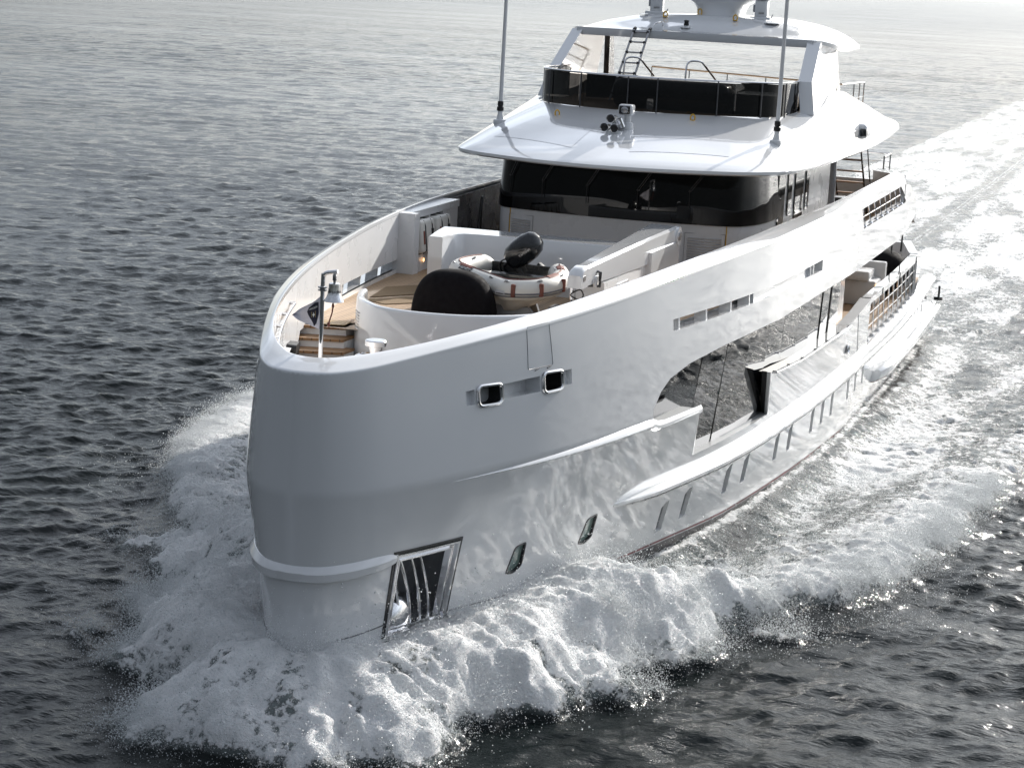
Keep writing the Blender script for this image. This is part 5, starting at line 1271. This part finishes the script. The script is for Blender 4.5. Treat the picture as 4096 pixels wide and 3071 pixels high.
# outward throw of the foam faces so that crests overhang a little
thr = np.clip(plume + crest, 0, 1) * fm * .25 * np.clip(dn, 0, 1); PX = PX + np.sign(GX) * thr * (GY > 0)
V = np.stack([PX, PY, Z], 2); nx, ny = V.shape[:2]
a = V[1:, :, :] - V[:-1, :, :]
gx_ = np.gradient(V, axis=0); gy_ = np.gradient(V, axis=1); NRM = np.cross(gx_, gy_); NRM /= np.linalg.norm(NRM, axis=2)[:, :, None]
idx = np.arange(nx * ny).reshape(nx, ny)
Q = np.stack([idx[:-1, :-1], idx[1:, :-1], idx[1:, 1:], idx[:-1, 1:]], 2)
fc = (foam[:-1, :-1] + foam[1:, :-1] + foam[1:, 1:] + foam[:-1, 1:]) / 4
dq = (dn[:-1, :-1] + dn[1:, 1:]) / 2; yq = (GY[:-1, :-1] + GY[1:, 1:]) / 2
keep = ~((dq < -1.0) & (yq > 1.0) & (yq < 45))
white_f = (fc > .42) & keep & (yq < 130)
water_m = bpy.data.materials.new('sea_surface'); water_m.use_nodes = True; nt = water_m.node_tree; bs = nt.nodes['Principled BSDF']
def nd(t, **k):
    n = nt.nodes.new(t)
    for kk, v in k.items(): n.inputs[kk].default_value = v
    return n
def lk(a_, b_): nt.links.new(a_, b_)
def mth(op, a_=None, b_=None, **k):
    n = nt.nodes.new('ShaderNodeMath'); n.operation = op
    for i, s in enumerate((a_, b_)):
        if s is None: continue
        if isinstance(s, (int, float)): n.inputs[i].default_value = s
        else: lk(s, n.inputs[i])
    return n.outputs[0]
at = nt.nodes.new('ShaderNodeAttribute'); at.attribute_name = 'foam'
geo = nt.nodes.new('ShaderNodeNewGeometry')
n1 = nd('ShaderNodeTexNoise', Scale=2.2, Detail=9.0, Roughness=.68); lk(geo.outputs['Position'], n1.inputs['Vector'])
n3 = nd('ShaderNodeTexNoise', Scale=26.0, Detail=5.0, Roughness=.7); lk(geo.outputs['Position'], n3.inputs['Vector'])
n2 = nd('ShaderNodeTexNoise', Scale=9.0, Detail=8.0, Roughness=.72); lk(geo.outputs['Position'], n2.inputs['Vector'])
sm1 = mth('MULTIPLY', mth('SUBTRACT', n1.outputs[0], .5), 1.5); sm2 = mth('MULTIPLY', mth('SUBTRACT', n2.outputs[0], .5), 1.5)
fv = mth('ADD', at.outputs['Fac'], mth('ADD', sm1, sm2))
mr = nd('ShaderNodeMapRange'); mr.interpolation_type = 'SMOOTHSTEP'; mr.inputs['From Min'].default_value = .42; mr.inputs['From Max'].default_value = .66; lk(fv, mr.inputs[0])
gate = nd('ShaderNodeMapRange'); gate.inputs['From Min'].default_value = .03; gate.inputs['From Max'].default_value = .2; lk(at.outputs['Fac'], gate.inputs[0])
fac = mth('MULTIPLY', mr.outputs[0], gate.outputs[0])
aer = nd('ShaderNodeMapRange'); aer.inputs['From Min'].default_value = .25; aer.inputs['From Max'].default_value = .95; lk(at.outputs['Fac'], aer.inputs[0])
wc_ = nt.nodes.new('ShaderNodeMix'); wc_.data_type = 'RGBA'; wc_.inputs['A'].default_value = (.006, .0095, .0095, 1); wc_.inputs['B'].default_value = (.30, .345, .34, 1); lk(aer.outputs[0], wc_.inputs['Factor'])
fcn = nt.nodes.new('ShaderNodeMix'); fcn.data_type = 'RGBA'; fcn.inputs['A'].default_value = (.74, .78, .79, 1); fcn.inputs['B'].default_value = (.985, .99, .99, 1)
grn = nd('ShaderNodeMapRange'); grn.inputs['From Min'].default_value = .33; grn.inputs['From Max'].default_value = .52; lk(mth('ADD', mth('MULTIPLY', n3.outputs[0], .65), mth('MULTIPLY', n2.outputs[0], .35)), grn.inputs[0]); lk(grn.outputs[0], fcn.inputs['Factor'])
cm = nt.nodes.new('ShaderNodeMix'); cm.data_type = 'RGBA'; lk(fac, cm.inputs['Factor']); lk(wc_.outputs['Result'], cm.inputs['A']); lk(fcn.outputs['Result'], cm.inputs['B']); lk(cm.outputs['Result'], bs.inputs['Base Color'])
rg = nd('ShaderNodeMapRange'); rg.inputs['To Min'].default_value = .085; rg.inputs['To Max'].default_value = .75; lk(fac, rg.inputs[0]); 
bs.inputs['IOR'].default_value = 1.333; bs.inputs['Specular IOR Level'].default_value = .27
lk(mth('MULTIPLY', fac, .3), bs.inputs['Subsurface Weight']); bs.inputs['Subsurface Radius'].default_value = (.9, 1.0, 1.0); bs.inputs['Subsurface Scale'].default_value = .10
# ripples finer than the mesh
mpa = nd('ShaderNodeMapping'); mpa.inputs['Scale'].default_value = (.55, 1.25, 1); mpa.inputs['Rotation'].default_value = (0, 0, .12); lk(geo.outputs['Position'], mpa.inputs[0])
r1 = nd('ShaderNodeTexNoise', Scale=1.3, Detail=6.0, Roughness=.62); lk(mpa.outputs[0], r1.inputs['Vector'])
r2 = nd('ShaderNodeTexNoise', Scale=6.0, Detail=4.0, Roughness=.6); lk(mpa.outputs[0], r2.inputs['Vector'])
r0 = nd('ShaderNodeTexNoise', Scale=.30, Detail=5.0, Roughness=.6); lk(mpa.outputs[0], r0.inputs['Vector'])
cd = nt.nodes.new('ShaderNodeVectorMath'); cd.operation = 'DISTANCE'; cd.inputs[1].default_value = (0, 10, 0); lk(geo.outputs['Position'], cd.inputs[0])
farw = nd('ShaderNodeMapRange'); farw.inputs['From Min'].default_value = 60; farw.inputs['From Max'].default_value = 260; lk(cd.outputs['Value'], farw.inputs[0])
gn = nd('ShaderNodeTexNoise', Scale=.028, Detail=3.0); lk(mpa.outputs[0], gn.inputs['Vector'])
gm = nd('ShaderNodeMapRange'); gm.inputs['From Min'].default_value = .3; gm.inputs['From Max'].default_value = .7; gm.inputs['To Min'].default_value = .55; gm.inputs['To Max'].default_value = 1.5; lk(gn.outputs[0], gm.inputs[0])
farr = nd('ShaderNodeMapRange'); farr.inputs['From Min'].default_value = 120; farr.inputs['From Max'].default_value = 900; farr.inputs['To Max'].default_value = .10; lk(cd.outputs['Value'], farr.inputs[0])
lk(mth('ADD', rg.outputs[0], farr.outputs[0]), bs.inputs['Roughness'])
hgt = mth('ADD', mth('MULTIPLY', r1.outputs[0], .11), mth('ADD', mth('MULTIPLY', r2.outputs[0], .032), mth('MULTIPLY', mth('MULTIPLY', r0.outputs[0], farw.outputs[0]), .85)))
fh = mth('MULTIPLY', mth('ADD', mth('ADD', mth('MULTIPLY', n2.outputs[0], .13), mth('MULTIPLY', n3.outputs[0], .07)), mth('MULTIPLY', n1.outputs[0], .14)), fac)
hgt = mth('MULTIPLY', hgt, gm.outputs[0])
hh = mth('ADD', mth('MULTIPLY', hgt, mth('SUBTRACT', 1.0, mth('MULTIPLY', fac, .7))), fh)
bmp = nd('ShaderNodeBump', Strength=.9, Distance=1.0); lk(hh, bmp.inputs['Height']); lk(bmp.outputs[0], bs.inputs['Normal'])

def sea_obj(name, fmask):
    F = Q[fmask]; used = np.unique(F); remap = -np.ones(nx * ny, np.int64); remap[used] = np.arange(len(used)); F = remap[F]
    P = V.reshape(-1, 3)[used]; me = bpy.data.meshes.new(name); me.vertices.add(len(P)); me.vertices.foreach_set('co', P.ravel().astype(np.float32))
    n = len(F); me.loops.add(n * 4); me.loops.foreach_set('vertex_index', F.ravel().astype(np.int32)); me.polygons.add(n); me.polygons.foreach_set('loop_start', np.arange(0, n * 4, 4, dtype=np.int32)); me.polygons.foreach_set('loop_total', np.full(n, 4, np.int32))
    me.polygons.foreach_set('use_smooth', np.ones(n, bool)); me.update(calc_edges=True)
    at_ = me.attributes.new('foam', 'FLOAT', 'POINT'); at_.data.foreach_set('value', foam.ravel()[used].astype(np.float32))
    me.normals_split_custom_set_from_vertices([tuple(v) for v in NRM.reshape(-1, 3)[used]]); me.materials.append(water_m)
    o = bpy.data.objects.new(name, me); C.objects.link(o); return o
sea = sea_obj('sea', keep & ~white_f); sea['kind'] = 'structure'
fo = sea_obj('white_water', white_f); tag(fo, 'churned white foam thrown up around the bow and along the wake', 'foam', kind='stuff')

# --- spray droplets, thrown above and ahead of the breaking bow wave
foam_m = noise_mod(mat('spray_drops', (.9, .92, .93), .35), 3, .3, .5)
_nt = foam_m.node_tree; _tr = _nt.nodes.new('ShaderNodeBsdfTranslucent'); _tr.inputs['Color'].default_value = (.92, .94, .95, 1); _mx = _nt.nodes.new('ShaderNodeMixShader'); _mx.inputs[0].default_value = .45
_nt.links.new(_nt.nodes['Principled BSDF'].outputs[0], _mx.inputs[1]); _nt.links.new(_tr.outputs[0], _mx.inputs[2]); _nt.links.new(_mx.outputs[0], _nt.nodes['Material Output'].inputs['Surface'])
wgt = np.clip(foam, 0, 1) * (GY < 22) * (dn > .05) * (DX * DY) * (np.abs(GX) < 14)
edge_w = np.exp(-((q - .93) / .13)**2) * 3.2 + 1.0 * np.exp(-((rr - .3) / .5)**2) * (GY > 5) * 3 + .7
wgt = wgt * np.clip(fbm(GX * 1.7, GY * 1.7, 3, 91) * 3 - .8, .08, 2) 
wgt = (wgt + .05 * (q < 1.25) * (q > .8) * (GY < 14) * (DX * DY)) * edge_w * np.where(GX < 0, np.where(GY > 5, .45, 1.5), 1.0); pw = wgt.ravel() / wgt.sum()
ND = 400000; pick = rng.choice(len(pw), ND, p=pw); base_ = V.reshape(-1, 3)[pick]
up_ = rng.exponential(1, ND) * np.where(rng.random(ND) < .75, .07, .20) * (.5 + np.clip(1.2 - np.abs(base_[:, 1] - 2) / 12, 0, 1)); ctr = base_ + np.stack([rng.normal(0, .09, ND), rng.normal(0, .09, ND), up_], 1)
outw = np.sign(ctr[:, 0]) * rng.exponential(.06, ND) * (ctr[:, 1] > 0); ctr[:, 0] += outw
# keep drops clear of the plating
hx_ = np.where(ctr[:, 1] > .2, hull(np.clip(ctr[:, 1], .2, 45), np.clip(ctr[:, 2], .1, 3)), 0); okk = np.abs(ctr[:, 0]) > hx_ + .05; okk |= ctr[:, 1] < -.1; ctr = ctr[okk]; ND = len(ctr)
rad_ = np.clip(rng.lognormal(math.log(.0043), .5, ND), .0025, .015)
tet = np.array([(1, 1, 1), (1, -1, -1), (-1, 1, -1), (-1, -1, 1)]) / 1.3
ang = rng.uniform(0, 6.28, ND); ca, sa = np.cos(ang), np.sin(ang)
TV = tet[None] * rad_[:, None, None] * rng.uniform(.7, 1.5, (ND, 1, 3)); TV = np.stack([TV[..., 0] * ca[:, None] - TV[..., 1] * sa[:, None], TV[..., 0] * sa[:, None] + TV[..., 1] * ca[:, None], TV[..., 2]], 2) + ctr[:, None]
TF = np.array([(0, 1, 2), (0, 3, 1), (0, 2, 3), (1, 3, 2)])[None] + (np.arange(ND) * 4)[:, None, None]
me = bpy.data.meshes.new('bow_spray'); me.vertices.add(ND * 4); me.vertices.foreach_set('co', TV.ravel().astype(np.float32)); n = ND * 4
me.loops.add(n * 3); me.loops.foreach_set('vertex_index', TF.ravel().astype(np.int32)); me.polygons.add(n); me.polygons.foreach_set('loop_start', np.arange(0, n * 3, 3, dtype=np.int32)); me.polygons.foreach_set('loop_total', np.full(n, 3, np.int32)); me.polygons.foreach_set('use_smooth', np.ones(n, bool)); me.update(calc_edges=True); me.materials.append(foam_m)
so = bpy.data.objects.new('bow_spray', me); C.objects.link(so); tag(so, 'fine white spray flying off the breaking bow wave', 'spray', kind='stuff')
